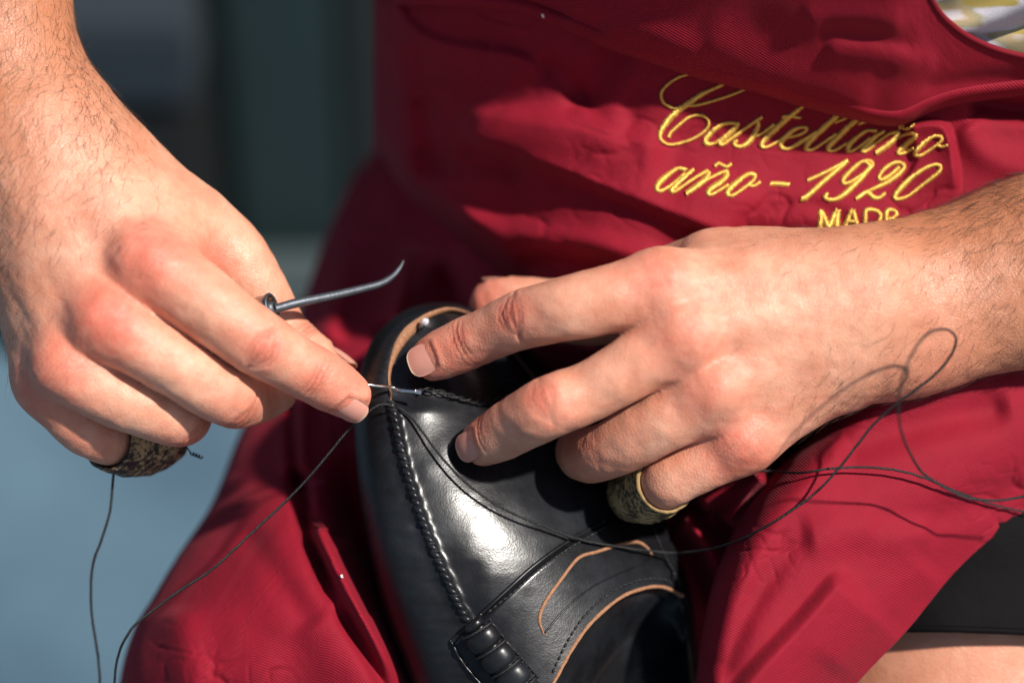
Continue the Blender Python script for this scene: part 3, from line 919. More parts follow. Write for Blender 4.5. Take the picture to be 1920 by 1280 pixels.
stitch_row([(1222, 985), (1240, 1030), (1258, 1065), (1277, 1103)], 1.9, 1.5, 0.36, 0.4)
# folded edge along the front of the strap
fe = drape(SH, [(900, 1152), (950, 1106), (1000, 1061), (1060, 1018), (1130, 978)], 60, 0.3)
tube_obj('strap_front_fold', fe, 0.75, M['leather_gloss'], shoe, 8)

# ---- rolled and lashed strap end at the left: fat ribs bound by cord
br = spline(P([883, 912, 945, 980, 1018, 1060], [1164, 1205, 1247, 1290, 1337, 1390], list(zp(np.array([883, 912, 945, 980, 1018, 1060.]), np.array([1164, 1205, 1247, 1290, 1337, 1390.])) + 3.0)), 200)
Lb = np.r_[0, np.cumsum(np.linalg.norm(np.diff(br, axis=0), axis=1))]
t_, n_, b_ = frames(br)
cuts = [0, 3.4, 11.6, 20.2, 28.8, 37.4, 45.8]
for i in range(len(cuts) - 1):
    s = np.linspace(cuts[i], cuts[i + 1], 14)
    cc = np.stack([np.interp(s, Lb, br[:, k]) for k in range(3)], -1)
    x = np.linspace(-1, 1, 14)
    big = (3.9 if i == 0 else 6.3)
    r = big * (1 - 0.30 * np.abs(x) ** 3.2) * (1 - 0.15 * (np.abs(x) > 0.98))
    tube_obj('roll_rib', cc, r, M['leather_gloss'], shoe, 20, flat=0.72)
    if i:
        j = int(np.searchsorted(Lb, cuts[i]))
        a = np.linspace(-0.15, 1.1, 16) * math.pi
        lash = br[j] + np.cos(a)[:, None] * b_[j] * 6.2 + np.sin(a)[:, None] * n_[j] * 4.6
        lash = lash + t_[j] * np.linspace(-0.6, 0.9, 16)[:, None]
        tube_obj('lashing', lash, 0.5, M['thread'], shoe, 6)
# flat tab of the strap beside the roll
tabL = drape([BVH_wall], [(846, 1200), (868, 1240), (905, 1285), (930, 1320)], 40, 0.7)
tube_obj('tab_edge', tabL, 0.5, M['leather_gloss'], shoe, 6)
tabL = drape([BVH_wall], [(846, 1200), (862, 1186), (876, 1176)], 16, 0.7)
tube_obj('tab_edge', tabL, 0.5, M['leather_gloss'], shoe, 6)
# ------------------------------------------------------------------ hands: smooth-blended distance fields, meshed as one skin
class Field:
    def __init__(s, lo, hi, h):
        s.lo = np.array(lo, float); s.h = h
        s.n = np.ceil((np.array(hi) - s.lo) / h).astype(int) + 1
    def blank(s):
        return np.full(s.n, 1e3, np.float32)
    def box(s, pts, m):
        a = np.floor((np.min(pts, 0) - m - s.lo) / s.h).astype(int).clip(0, s.n)
        b = np.ceil((np.max(pts, 0) + m - s.lo) / s.h).astype(int).clip(0, s.n) + 1
        b = np.minimum(b, s.n)
        return tuple(slice(x, y) for x, y in zip(a, b))
    def coords(s, sl):
        ax = [(np.arange(q.start, q.stop) * s.h + s.lo[i]).astype(np.float32) for i, q in enumerate(sl)]
        return ax[0][:, None, None], ax[1][None, :, None], ax[2][None, None, :]

def smin(a, b, k):
    h = np.maximum(k - np.abs(a - b), 0) / k
    return np.minimum(a, b) - h * h * (k * 0.25)

def rcone(x, y, z, a, b, ra, rb, nrm=None, flat=1.0):
    d = b - a; L2 = float((d * d).sum()) + 1e-6
    px, py, pz = x - np.float32(a[0]), y - np.float32(a[1]), z - np.float32(a[2])
    h = np.clip((px * np.float32(d[0]) + py * np.float32(d[1]) + pz * np.float32(d[2])) / np.float32(L2), 0, 1)
    qx, qy, qz = px - h * np.float32(d[0]), py - h * np.float32(d[1]), pz - h * np.float32(d[2])
    r2 = qx * qx + qy * qy + qz * qz
    if nrm is not None:
        w = qx * np.float32(nrm[0]) + qy * np.float32(nrm[1]) + qz * np.float32(nrm[2])
        r2 = r2 + (np.float32(flat * flat) - 1) * w * w
    return np.sqrt(r2) - (np.float32(ra) + h * np.float32(rb - ra))

def paint(F, arr, prims, k, margin=14):
    """smooth-union a list of prims (a, b, ra, rb[, nrm, flat]) into arr"""
    for p in prims:
        a, b, ra, rb = p[:4]
        nrm, flat = (p[4], p[5]) if len(p) > 4 else (None, 1.0)
        sl = F.box(np.array([a, b]), max(ra, rb) + margin)
        d = rcone(*F.coords(sl), np.asarray(a), np.asarray(b), ra, rb, nrm, flat)
        arr[sl] = smin(arr[sl], d, k)
    return arr

def chain_prims(ch, nrm=None, flat=1.0):
    """ch rows (px, py, z, r) -> resampled smooth chain of cones"""
    c = np.array([[*P(q[0], q[1], q[2]), q[3]] for q in ch])
    c = spline(c, 4 * len(c))
    return [(c[i, :3], c[i + 1, :3], c[i, 3], c[i + 1, 3]) + ((nrm, flat) if nrm is not None else ()) for i in range(len(c) - 1)], c

def surface_nets(F, f):
    s = f < 0
    n = f.shape
    def corner(i, j, k): return (slice(i, n[0] - 1 + i), slice(j, n[1] - 1 + j), slice(k, n[2] - 1 + k))
    cnt = np.zeros(tuple(m - 1 for m in n), np.int8)
    for i in (0, 1):
        for j in (0, 1):
            for k in (0, 1): cnt += s[corner(i, j, k)]
    act = (cnt > 0) & (cnt < 8)
    ids = np.full(act.shape, -1, np.int64)
    cells = np.argwhere(act)
    ids[act] = np.arange(len(cells))
    acc = np.zeros((len(cells), 3)); w = np.zeros(len(cells))
    offs = [(i, j, k) for i in (0, 1) for j in (0, 1) for k in (0, 1)]
    val = {o: f[cells[:, 0] + o[0], cells[:, 1] + o[1], cells[:, 2] + o[2]] for o in offs}
    for a in offs:
        for ax in range(3):
            if a[ax] == 0:
                b = list(a); b[ax] = 1; b = tuple(b)
                va, vb = val[a], val[b]
                m = (va < 0) != (vb < 0)
                t = np.where(m, va / np.where(va - vb == 0, 1, va - vb), 0)
                pt = np.array(a, float)[None, :].repeat(len(cells), 0); pt[:, ax] = t
                acc += np.where(m[:, None], pt, 0); w += m
    v = cells + acc / w[:, None]
    faces = []
    for ax in range(3):
        u_, v_ = (ax + 1) % 3, (ax + 2) % 3
        sl0 = [slice(None)] * 3; sl1 = [slice(None)] * 3
        sl0[ax] = slice(0, n[ax] - 1); sl1[ax] = slice(1, n[ax])
        ch = s[tuple(sl0)] != s[tuple(sl1)]
        e = np.argwhere(ch)
        ok = (e[:, u_] > 0) & (e[:, v_] > 0) & (e[:, u_] < n[u_] - 1) & (e[:, v_] < n[v_] - 1)
        e = e[ok]
        def cid(du, dv):
            q = e.copy(); q[:, u_] -= du; q[:, v_] -= dv
            return ids[q[:, 0], q[:, 1], q[:, 2]]
        quad = np.stack([cid(1, 1), cid(0, 1), cid(0, 0), cid(1, 0)], -1)
        inside = s[e[:, 0], e[:, 1], e[:, 2]]
        quad = np.where(inside[:, None], quad, quad[:, ::-1])
        faces.append(quad)
    fc = np.vstack(faces)
    fc = fc[(fc >= 0).all(1)]
    return F.lo + v * F.h, fc

def vnormals(v, f):
    n = np.cross(v[f[:, 2]] - v[f[:, 0]], v[f[:, 3]] - v[f[:, 1]])
    out = np.zeros_like(v)
    for k in range(4): 
        for a in range(3): out[:, a] += np.bincount(f[:, k], n[:, a], len(v))
    return unit(out)

def smooth_mesh(v, f, it=3, lam=0.5):
    e = np.vstack([f[:, [0, 1]], f[:, [1, 2]], f[:, [2, 3]], f[:, [3, 0]]])
    deg = np.bincount(e.ravel(), minlength=len(v)).astype(float)
    for q in range(it):
        for l in (lam, -lam * 1.03):
            acc = np.zeros_like(v)
            for a in range(3):
                acc[:, a] = np.bincount(e[:, 0], v[e[:, 1], a], len(v)) + np.bincount(e[:, 1], v[e[:, 0], a], len(v))
            v = v + l * (acc / deg[:, None] - v)
    return v

def bpt(px, py, z): return np.array(P(px, py, z))

def build_hand(F, palm_prims, palm_k, fingers, extra=(), fin_k=7.0):
    palm = paint(F, F.blank(), palm_prims, palm_k, 22)
    for prims, k in extra: paint(F, palm, prims, k, 10)
    res = palm.copy()
    chains = {}
    for name, ch, k in fingers:
        pr, c = chain_prims(ch)
        chains[name] = c
        pts = c[:, :3]
        sl = F.box(pts, c[:, 3].max() + k + 3)
        X = F.coords(sl)
        d = np.full(tuple(q.stop - q.start for q in sl), 1e3, np.float32)
        tmp = F.blank()[sl] if False else d
        o_ = np.array([q.start for q in sl])
        for p in pr:
            s3 = F.box(np.array([p[0], p[1]]), max(p[2], p[3]) + k + 2)
            loc = tuple(slice(max(a_.start - o, 0), max(min(a_.stop - o, n_), 0)) for a_, o, n_ in zip(s3, o_, d.shape))
            glo = tuple(slice(l_.start + o, l_.stop + o) for l_, o in zip(loc, o_))
            d[loc] = smin(d[loc], rcone(*F.coords(glo), *p[:4]), 1.2)
        res[sl] = np.minimum(res[sl], smin(palm[sl], d, k))
    v, f = surface_nets(F, res)
    v = smooth_mesh(v, f, 3)
    return v, f, chains

def wrinkle(v, nrm, tint, J, axis, dors, halfw, offs, depth, width, curve=0.0, red=0.0):
    """transverse skin folds on the back of a joint; J joint centre, axis towards the tip, dors out of the back"""
    axis = unit(axis); dors = unit(dors - (dors * axis).sum() * axis); lat = np.cross(axis, dors)
    q = v - J
    near = (q * q).sum(1) < (halfw * 2.6) ** 2
    idx = np.where(near)[0]
    q = q[idx]
    a, l, d = q @ axis, q @ lat, q @ dors
    up = sstep(0.0, 0.45, (nrm[idx] @ dors))
    win = np.exp(-(l / halfw) ** 4) * up
    disp = np.zeros(len(idx))
    for o, dep, cv in offs:
        line = a - o - cv * l * l + 0.16 * np.sin(l * (0.7 + 0.13 * o) + o * 5) + 0.10 * np.sin(l * 1.9 + o * 11)
        g = np.exp(-(line / width) ** 2)
        disp -= depth * dep * g * win
        tint[idx, 2] = np.maximum(tint[idx, 2], 0.7 * dep * g * win * min(1.0, depth * 2.2))
    if red:
        tint[idx, 0] = np.maximum(tint[idx, 0], red * np.exp(-(a / (halfw * 0.95)) ** 2) * np.exp(-(l / (halfw * 0.9)) ** 2) * up)
    v[idx] += nrm[idx] * disp[:, None]

def blob(v, tint, ch, px, py, z, r, amt):
    c = bpt(px, py, z)
    d2 = ((v - c) ** 2).sum(1)
    tint[:, ch] = np.maximum(tint[:, ch], amt * np.exp(-d2 / (r * r)))

PIPW = [(-5.2, .5, .060), (-3.4, .75, .045), (-1.6, .6, .02), (-0.3, .9, .0), (1.5, .6, -.02), (3.2, .85, -.045), (5.0, .5, -.06)]
MCPW = [(o, 0.5 + 0.5 * ((i * 7) % 3) / 2, 0.004 * ((i * 5) % 7 - 3)) for i, o in enumerate(np.arange(-8, 9, 1.7))]
DIPW = [(-2.4, .6, -.01), (-0.7, 1.0, 0), (1.0, .9, .01), (2.3, .5, .02)]

def at_px(chain, px, py):
    w = bpt(px, py, 0)
    k = MMPX
    scr = np.stack([chain[:, 0] / (1 - chain[:, 2] / DIST), chain[:, 1] / (1 - chain[:, 2] / DIST)], -1)
    i = int(np.argmin(np.hypot(scr[:, 0] - w[0], scr[:, 1] - w[1])))
    return i
def joint(chain, px, py):
    i = at_px(chain, px, py)
    ax = unit(chain[min(i + 2, len(chain) - 1), :3] - chain[max(i - 2, 0), :3])
    return chain[i, :3], ax, chain[i, 3]

def nail(parent, v, nrm, tint, tipc, axis, dors, r, ln, wd, label=None, lift=0.0, back=0.0):
    """sink a bed into the skin and lay a curved plate on it"""
    axis = unit(axis); dors = unit(np.asarray(dors, float) - (np.asarray(dors, float) @ axis) * axis); lat = np.cross(axis, dors)
    q = v - tipc
    idx = np.where((q * q).sum(1) < (max(ln, wd) * 1.6) ** 2)[0]
    q = q[idx]; a, l, d = q @ axis, q @ lat, q @ dors
    m = d > 0
    e = np.maximum(np.abs(a) / (ln / 2), np.abs(l) / (wd / 2)) * 0.5 + 0.5 * np.hypot(a / (ln / 2), l / (wd / 2)) * 0.8
    front = a > ln * 0.25
    rim = np.exp(-((e - 1.06) / 0.16) ** 2) * m * np.where(front, 0.1, 1.0)
    bed = sstep(1.0, 0.82, e) * m
    v[idx] += nrm[idx] * (0.22 * rim - 0.55 * bed)[:, None]
    tint[idx, 2] = np.maximum(tint[idx, 2], 0.22 * np.exp(-((e - 1.0) / 0.07) ** 2) * m)
    nu, nv = 22, 18
    aa = np.linspace(-1, 1, nu); ll = np.linspace(-1, 1, nv)
    A, Lq = np.meshgrid(aa, ll, indexing='ij')
    # rounded-square outline
    wide = (1 - 0.16 * np.clip(-A, 0, 1) ** 2 - 0.10 * np.clip(A, 0, 1) ** 4)
    lenb = 1 - 0.22 * Lq ** 2 * np.sign(1) 
    a2 = np.where(A < 0, A * (1 - 0.35 * Lq ** 4), A * (1 - 0.30 * Lq ** 4)) * ln / 2
    l2 = Lq * wide * wd / 2
    # cylinder curvature, front dips with the fingertip; local surface height by nearest skin rows
    rc = r * 0.98
    hgt = np.sqrt(np.clip(rc ** 2 - l2 ** 2, 0.1, None))
    # centre height from skin
    med = np.median(d[(np.abs(a) < ln * 0.2) & (np.abs(l) < wd * 0.2) & m]) if np.any((np.abs(a) < ln * 0.2) & (np.abs(l) < wd * 0.2) & m) else r
    h2 = hgt - rc + med + 0.42 + lift - 0.022 * np.clip(a2, 0, None) ** 2 - 0.02 * np.clip(-a2 - ln * .1, 0, None) ** 2 * 1.2
    pts = tipc + a2[..., None] * axis + l2[..., None] * lat + h2[..., None] * dors
    under = pts - dors * 0.35
    V_ = np.vstack([pts.reshape(-1, 3), under.reshape(-1, 3)])
    f1 = grid_faces(nu, nv, flip=False); f2 = grid_faces(nu, nv, flip=True) + nu * nv
    ring = [i * nv for i in range(nu)] + [(nu - 1) * nv + j for j in range(1, nv)] + [i * nv + nv - 1 for i in range(nu - 2, -1, -1)] + [j for j in range(nv - 2, 0, -1)]
    side = [[ring[i], ring[(i + 1) % len(ring)], ring[(i + 1) % len(ring)] + nu * nv, ring[i] + nu * nv] for i in range(len(ring))]
    o = mesh_obj('fingernail', V_, np.vstack([f1, f2, np.array(side)]), M['nail'], parent)
    wht = sstep(0.78, 0.90, A - 0.10 * Lq ** 2) * 0.8 + 0.5 * sstep(-0.72, -0.9, A)
    drt = sstep(0.88, 1.0, A) * 0.7 + sstep(0.9, 1.0, -A) * 0.35 + sstep(0.9, 1.0, np.abs(Lq)) * 0.3
    c = np.stack([wht, drt, 0 * wht], -1).reshape(-1, 3)
    set_col(o, np.vstack([c, c]))
    if label: o['label'] = label
    return o

# =============================================================== left hand (right in the picture), steadying the shoe
LI = [(1235, 545, 22, 12.0), (1160, 558, 24, 11.6), (1075, 575, 24, 10.9), (1020, 588, 20, 10.2), (984, 597, 16, 10.2), (935, 617, 9, 9.3), (884, 640, 3, 9.1), (842, 659, -1, 8.7), (815, 671, -3, 8.1)]
LM = [(1275, 628, 26, 12.0), (1165, 700, 26, 10.3), (1095, 738, 24, 10.0), (1026, 765, 24, 10.6), (975, 793, 15, 10.0), (937, 814, 8, 9.3), (908, 829, 2.5, 8.2)]
LR = [(1335, 735, 22, 11.5), (1250, 788, 19, 10.4), (1190, 819, 14, 10.2), (1135, 846, 6, 9.9), (1104, 853, -6, 9.6), (1090, 850, -16, 8.8), (1085, 844, -25, 7.6)]
LP = [(1395, 822, 12, 10.8), (1320, 866, 10, 9.6), (1262, 898, 8, 9.1), (1244, 908, 4, 8.9), (1222, 918, -8, 8.4), (1204, 926, -20, 7.4)]
LT = [(1560, 522, 0, 12), (1420, 503, -10, 13.5), (1300, 520, -18, 14), (1200, 560, -24, 13), (1110, 585, -30, 12), (1010, 578, -36, 11), (955, 573, -40, 10.6), (928, 572, -42, 9.8)]
zax = np.array([0, 0, 1.0])
def pc(a, b, ra, rb, flat=1.0, nrm=(0, 0, 1.0)): return (bpt(*a), bpt(*b), ra, rb, unit(np.array(nrm)), flat)
FL = Field(P(740, 1010, 0) + np.array([0, 0, -62]), P(2230, 250, 0) * np.array([1, 1, 0]) + np.array([0, 0, 62]), 0.78)
palmL = [
    pc((1250, 540, 16), (1600, 545, 8), 14, 14, 1.0),
    pc((1285, 625, 18), (1610, 545, 10), 14, 17, 1.0),
    pc((1340, 722, 15), (1610, 600, 8), 13.5, 17, 1.0),
    pc((1400, 812, 9), (1600, 655, 4), 12.5, 15, 1.0),
    pc((1300, 660, 2), (1560, 600, 0), 24, 24, 1.25),
    pc((1340, 503, -8), (1570, 522, 0), 13.5, 12, 1.0),
    pc((1590, 604, 0), (1760, 564, -6), 23.5, 27, 1.2, (0, .2, 1)),
    pc((1720, 566, -6), (1950, 506, -10), 27.5, 31, 1.15, (0, .25, 1)),
    pc((1950, 506, -10), (2400, 400, -18), 31.5, 39, 1.1, (0, .3, 1)),
]
exL = [
    ([pc((1262, 545, 25.5), (1420, 530, 24), 5.4, 3.4), pc((1290, 628, 30), (1470, 592, 26), 5.0, 3.2), pc((1345, 728, 27), (1500, 655, 23), 4.4, 3.0)], 7.0),   # tendons
    ([pc((1228, 520, 27), (1250, 530, 28), 5.5, 5.5), pc((1280, 625, 32), (1292, 628, 32), 5.0, 5.0), pc((1335, 735, 29), (1345, 733, 29), 4.5, 4.5), pc((1388, 832, 20), (1398, 826, 20), 4.0, 4.0)], 9.0),   # knuckle heads
    ([pc((1420, 560, 26.0), (1490, 592, 25.5), 1.6, 1.7), pc((1490, 592, 26), (1570, 585, 26), 1.7, 1.5), pc((1500, 640, 24.5), (1610, 600, 25.5), 1.6, 1.5), pc((1390, 690, 27), (1500, 640, 24.5), 1.4, 1.6)], 3.2),   # veins
    ([pc((1700, 660, 2), (1730, 655, 1), 11, 11)], 14.0),  # ulnar head
]
vL, fL, cL = build_hand(FL, palmL, 16.0, [('index', LI, 9.0), ('middle', LM, 8.0), ('ring', LR, 7.5), ('little', LP, 7.0), ('thumb', LT, 7.0)], exL)

body_parts = []
def finish(v, f, chains, joints, blobs, tanfn, nails_):
    nrm = vnormals(v, f)
    tint = np.zeros((len(v), 3))
    und = 0.55 * vnoise(v[:, 0] / 9 + v[:, 2] / 13, v[:, 1] / 9, 81) + 0.32 * vnoise(v[:, 0] / 4, v[:, 1] / 4 + v[:, 2] / 6, 82)
    v += nrm * und[:, None]
    for fin, (px, py), dors, hw, offs, dep, wid, red in joints:
        J, ax, r = joint(chains[fin], px, py)
        wrinkle(v, nrm, tint, J, ax, np.array(dors, float), hw, offs, dep, wid, red=red)
    for b in blobs: blob(v, tint, *b)
    scr_k = 1 - v[:, 2] / DIST
    sx = v[:, 0] / scr_k / MMPX + 960; sy = 640 - v[:, 1] / scr_k / MMPX
    tint[:, 1] = np.clip(tint[:, 1] + tanfn(sx, sy), 0, 1)
    return v, f, nrm, tint, sx, sy

jL = [('index', (1228, 540), (0.1, 0.3, 1), 9, MCPW, 0.13, 0.5, 0), ('middle', (1270, 632), (0, 0.1, 1), 9, MCPW, 0.12, 0.5, 0), ('little', (1390, 826), (0, -.2, 1), 8, MCPW, 0.14, .5, 0),
      ('index', (984, 592), (0.05, 0.25, 1), 8.5, PIPW, 0.58, 0.6, 0.55), ('index', (880, 636), (0.0, 0.25, 1), 7, DIPW, 0.55, 0.5, 0.5),
      ('middle', (1030, 765), (-0.45, 0.35, 1), 8.5, PIPW, 0.34, 0.65, 0.55), ('middle', (930, 812), (-0.8, 0.4, .6), 7, DIPW, 0.25, 0.5, 0.35),
      ('ring', (1140, 846), (-.5, .3, .8), 8, PIPW, 0.15, 0.6, 0.35)]
bL = [(0, 1228, 520, 30, 14, 0.45), (0, 1285, 625, 35, 15, 0.40), (0, 1325, 725, 30, 14, 0.35), (0, 1385, 835, 20, 14, 0.62), (0, 1030, 770, 30, 10, .35),
      (0, 850, 690, 8, 16, 0.45), (0, 900, 850, -5, 14, 0.40), (0, 1100, 860, 5, 14, 0.35), (0, 1240, 935, 0, 12, 0.35), (0, 920, 570, -40, 16, .6), (0, 1130, 640, 5, 16, .5), (0, 1740, 680, 8, 16, .25)]
tanL = lambda x, y: np.clip(sstep(1480, 1760, x) * 0.55 + sstep(520, 400, y) * sstep(1300, 1600, x) * 0.4 + sstep(1700, 2000, x) * 0.25, 0, 0.92) 
vL, fL, nL, tL, sxL, syL = finish(vL, fL, cL, jL, bL, tanL, None)

# =============================================================== right hand (left in the picture), pulling the needle and gripping the awl
RI = [(285, 500, 24, 13.2), (345, 540, 27, 12.6), (410, 588, 28, 11.6), (458, 624, 27, 11.0), (490, 646, 25, 10.8), (540, 676, 20, 9.9), (588, 701, 15, 9.5), (625, 724, 11, 9.0), (652, 741, 8, 8.1)]
RM = [(200, 600, 26, 12.5), (285, 655, 27, 11.2), (360, 705, 24, 10.5), (425, 742, 17, 10.3), (455, 748, 4, 9.8), (485, 742, -8, 9.2), (515, 732, -14, 8.4)]
RR = [(128, 682, 20, 11.6), (190, 730, 20, 10.8), (270, 762, 16, 10.2), (328, 782, 8, 9.9), (345, 782, -6, 9.4), (352, 770, -22, 8.6), (350, 750, -36, 7.5)]
RP = [(88, 716, 8, 11.0), (125, 764, 8, 10.0), (162, 800, 4, 9.5), (196, 818, -3, 9.3), (228, 826, -14, 9.0), (262, 824, -26, 8.2)]
RT = [(190, 300, -14, 17), (290, 395, -14, 16), (375, 440, -14, 15), (430, 480, -14, 13.6), (480, 548, -16, 11.6), (518, 620, -18, 11.0), (555, 655, -17, 10.4), (598, 692, -15, 9.8), (622, 706, -14, 9.0)]
FR = Field(P(-330, 900, 0) + np.array([0, 0, -66]), P(730, -190, 0) * np.array([1, 1, 0]) + np.array([0, 0, 58]), 0.78)
palmR = [
    pc((285, 495, 15), (80, 235, 2), 15.5, 18, 1.0),
    pc((195, 595, 17), (35, 255, 6), 15, 18, 1.0),
    pc((128, 672, 12), (30, 290, 4), 13.5, 16, 1.0),
    pc((92, 706, 3), (22, 335, -4), 11.5, 14, 1.0),
    pc((212, 540, 0), (70, 300, -4), 24, 24, 1.2),
    pc((330, 420, -10), (130, 240, -8), 15, 18, 1.0),
    pc((300, 440, -4), (220, 430, -2), 17, 20, 1.0),
    pc((15, 260, -2), (-30, 90, -6), 29.5, 29, 1.3, (.2, 0, 1)),
    pc((-30, 90, -6), (-60, -60, -10), 29.5, 31, 1.15, (.3, 0, 1)),
    pc((-60, -60, -10), (-110, -330, -18), 31, 38, 1.05, (.3, 0, 1)),
]
exR = [
    ([pc((280, 492, 27.5), (170, 360, 18), 5.0, 3.0), pc((195, 595, 29.5), (110, 400, 20), 4.6, 2.8), pc((118, 688, 24.5), (60, 450, 18), 4.2, 2.6)], 9.0),
    ([pc((262, 478, 31), (280, 490, 32), 6.0, 6.0), pc((192, 598, 33), (202, 606, 33), 6.0, 6.0), pc((112, 690, 27), (122, 696, 27), 5.2, 5.2), pc((80, 716, 15), (88, 722, 15), 4.2, 4.2)], 9.0),
    ([pc((120, 330, 21), (180, 420, 24), 1.3, 1.2), pc((180, 420, 24), (210, 480, 27), 1.2, 1.0), pc((60, 420, 19), (110, 480, 24), 1.2, 1.1)], 3.5),
]
vR, fR, cR = build_hand(FR, palmR, 16.0, [('index', RI, 8.5), ('middle', RM, 8.0), ('ring', RR, 7.5), ('little', RP, 7.0), ('thumb', RT, 7.0)], exR)
jR = [('index', (290, 502), (0.1, 0.1, 1), 10, MCPW, 0.14, 0.5, 0), ('middle', (203, 602), (0, 0.1, 1), 10, MCPW, 0.15, 0.5, 0), ('ring', (122, 692), (-.1, -.2, 1), 9, MCPW, 0.14, .5, 0),
      ('index', (486, 648), (-0.1, 0.0, 1), 9, PIPW, 0.55, 0.6, 0.55), ('index', (586, 698), (-0.1, -0.1, 1), 7.5, DIPW, 0.48, 0.5, 0.5),
      ('middle', (428, 752), (0.1, -0.55, 1), 8.5, PIPW, 0.46, 0.6, 0.5), ('ring', (332, 790), (0.3, -0.6, .9), 8.5, PIPW, 0.26, 0.6, 0.35),
      ('thumb', (560, 655), (.75, .5, .5), 8, DIPW, 0.4, .5, .2)]
bR = [(0, 275, 485, 36, 15, 0.62), (0, 200, 600, 36, 15, 0.72), (0, 115, 690, 28, 14, 0.60), (0, 80, 725, 16, 14, 0.55), (0, 640, 725, 12, 18, 0.52), (0, 600, 690, 15, 16, .35),
      (0, 440, 770, 15, 14, 0.40), (0, 345, 810, 5, 14, 0.40), (0, 400, 495, 5, 10, 0.5), (0, 300, 630, 18, 14, .3), (0, 160, 790, 10, 14, .3), (0, 480, 650, 34, 9, .4)]
tanR = lambda x, y: np.clip(sstep(440, 60, y) * 0.8 + sstep(180, -20, x) * 0.28 * sstep(760, 560, y), 0, 0.92)
vR, fR, nR, tR, sxR, syR = finish(vR, fR, cR, jR, bR, tanR, None)

# nails need the skin arrays before the mesh is made; collected on a temporary holder
body = empty('body', (0, 0, 0)); body.parent = person
NAILS = []
def tipframe(c, back):
    ax = unit(c[-1, :3] - c[-4, :3]); return c[-1, :3] - ax * back, ax, c[-1, 3]
t0_, ax_, r_ = tipframe(cL['index'], -1.5)
nail(body, vL, nL, tL, t0_, ax_, (-0.25, 0.10, 1), 8.6, 11.8, 11.2, 'pale fingernail of the index finger pressing the shoe toe')
t0_, ax_, r_ = tipframe(cL['middle'], -1.0)
nail(body, vL, nL, tL, t0_, ax_, (-0.75, -0.15, 0.62), 8.2, 11.5, 10.8)
t0_, ax_, r_ = tipframe(cL['ring'], 4.0)
nail(body, vL, nL, tL, t0_, ax_, (-0.9, 0.35, 0.1), 8.6, 11, 10.8)
t0_, ax_, r_ = tipframe(cL['thumb'], 0.0)
nail(body, vL, nL, tL, t0_, ax_, (0.1, 1.0, -0.25), 9.4, 12, 12)
t0_, ax_, r_ = tipframe(cR['index'], -1.2)
nail(body, vR, nR, tR, t0_, ax_, (-0.10, -0.52, 0.86), 8.0, 11.8, 10.6, 'pink fingernail of the index finger that draws the needle')
t0_, ax_, r_ = tipframe(cR['thumb'], 1.0)
nail(body, vR, nR, tR, t0_, ax_, (.75, .6, -.1), 8.6, 12, 12)

tv_, tf_ = THIGH
VB = np.vstack([vL, vR, tv_]); FB = np.vstack([fL, fR + len(vL), tf_ + len(vL) + len(vR)])
TB = np.vstack([tL, tR, np.tile([0.05, 0.45, 0.0], (len(tv_), 1))])
kids = list(body.children)
bobj = mesh_obj('body', VB, FB, M['skin'], person)
for k_ in kids:
    k_.parent = bobj
bpy.data.objects.remove(body)
body = bobj; body.name = 'body'
for k_ in kids: k_.location = Vector((0, 0, 0)); k_.data.transform(Matrix.Translation(-Vector((0, 0, 0))))
set_col(body, TB)
tag(body, 'bare hands and forearms, left thigh')
BVH_L = BVHTree.FromPolygons([Vector(x) for x in vL], fL.tolist())
BVH_R = BVHTree.FromPolygons([Vector(x) for x in vR], fR.tolist())
# ------------------------------------------------------------------ arm hair
def hairs(name, v, nrm, sx, sy, dens, flow, count, lmin, lmax, label):
    w = dens(sx, sy) * (nrm[:, 2] > -0.35)
    w = w / w.sum()
    ids = rng.choice(len(v), count, p=w)
    base = v[ids]; n = nrm[ids]
    fl = flow(sx[ids], sy[ids]) + 0.24 * rng.normal(size=(count, 3))
    fl = unit(fl - (fl * n).sum(1, keepdims=True) * n)
    ln = lmin + (lmax - lmin) * rng.random(count) ** 1.5
    curl = rng.normal(size=count) * 0.55
    side = np.cross(n, fl)
    K = 7
    pts = np.zeros((count, K, 3))
    for k in range(K):
        t = k / (K - 1)
        ang = curl * t
        d = fl * np.cos(ang)[:, None] + side * np.sin(ang)[:, None]
        lift = 0.30 * t - 0.16 * t * t
        pts[:, k] = base + (d * (t * 0.92) + n * lift) * ln[:, None]
    rad = (0.030 + 0.028 * rng.random(count))
    a = np.array([0, 2.094, 4.189])
    V_ = np.zeros((count, K, 3, 3))
    tan = unit(np.gradient(pts, axis=1))
    u1 = unit(np.cross(tan, n[:, None, :] + 0.01)); u2 = np.cross(tan, u1)
    for j in range(3):
        tap = (1 - 0.85 * np.linspace(0, 1, K) ** 1.5)[None, :, None]
        V_[:, :, j] = pts + rad[:, None, None] * tap * (math.cos(a[j]) * u1 + math.sin(a[j]) * u2)
    V_ = V_.reshape(-1, 3)
    i, k, j = np.meshgrid(np.arange(count), np.arange(K - 1), np.arange(3), indexing='ij')
    b = i * K * 3
    f = np.stack([b + k * 3 + j, b + (k + 1) * 3 + j, b + (k + 1) * 3 + (j + 1) % 3, b + k * 3 + (j + 1) % 3], -1).reshape(-1, 4)
    o = mesh_obj(name, V_, f, M['hair'], body)
    tag(o, label, kind='stuff')
denL = lambda x, y: sstep(1290, 1800, x) * (0.25 + 0.75 * sstep(1600, 1900, x)) * (0.45 + 1.2 * sstep(560, 360, y)) * sstep(1300, 1480, x) + 0.02 * sstep(1300, 1500, x) + 0.5 * sstep(640, 760, y) * sstep(1480, 1600, x)
flowL = lambda x, y: np.stack([-0.55 + 0 * x, -0.75 + 0.6 * sstep(480, 380, y), 0.1 + 0 * x], -1)
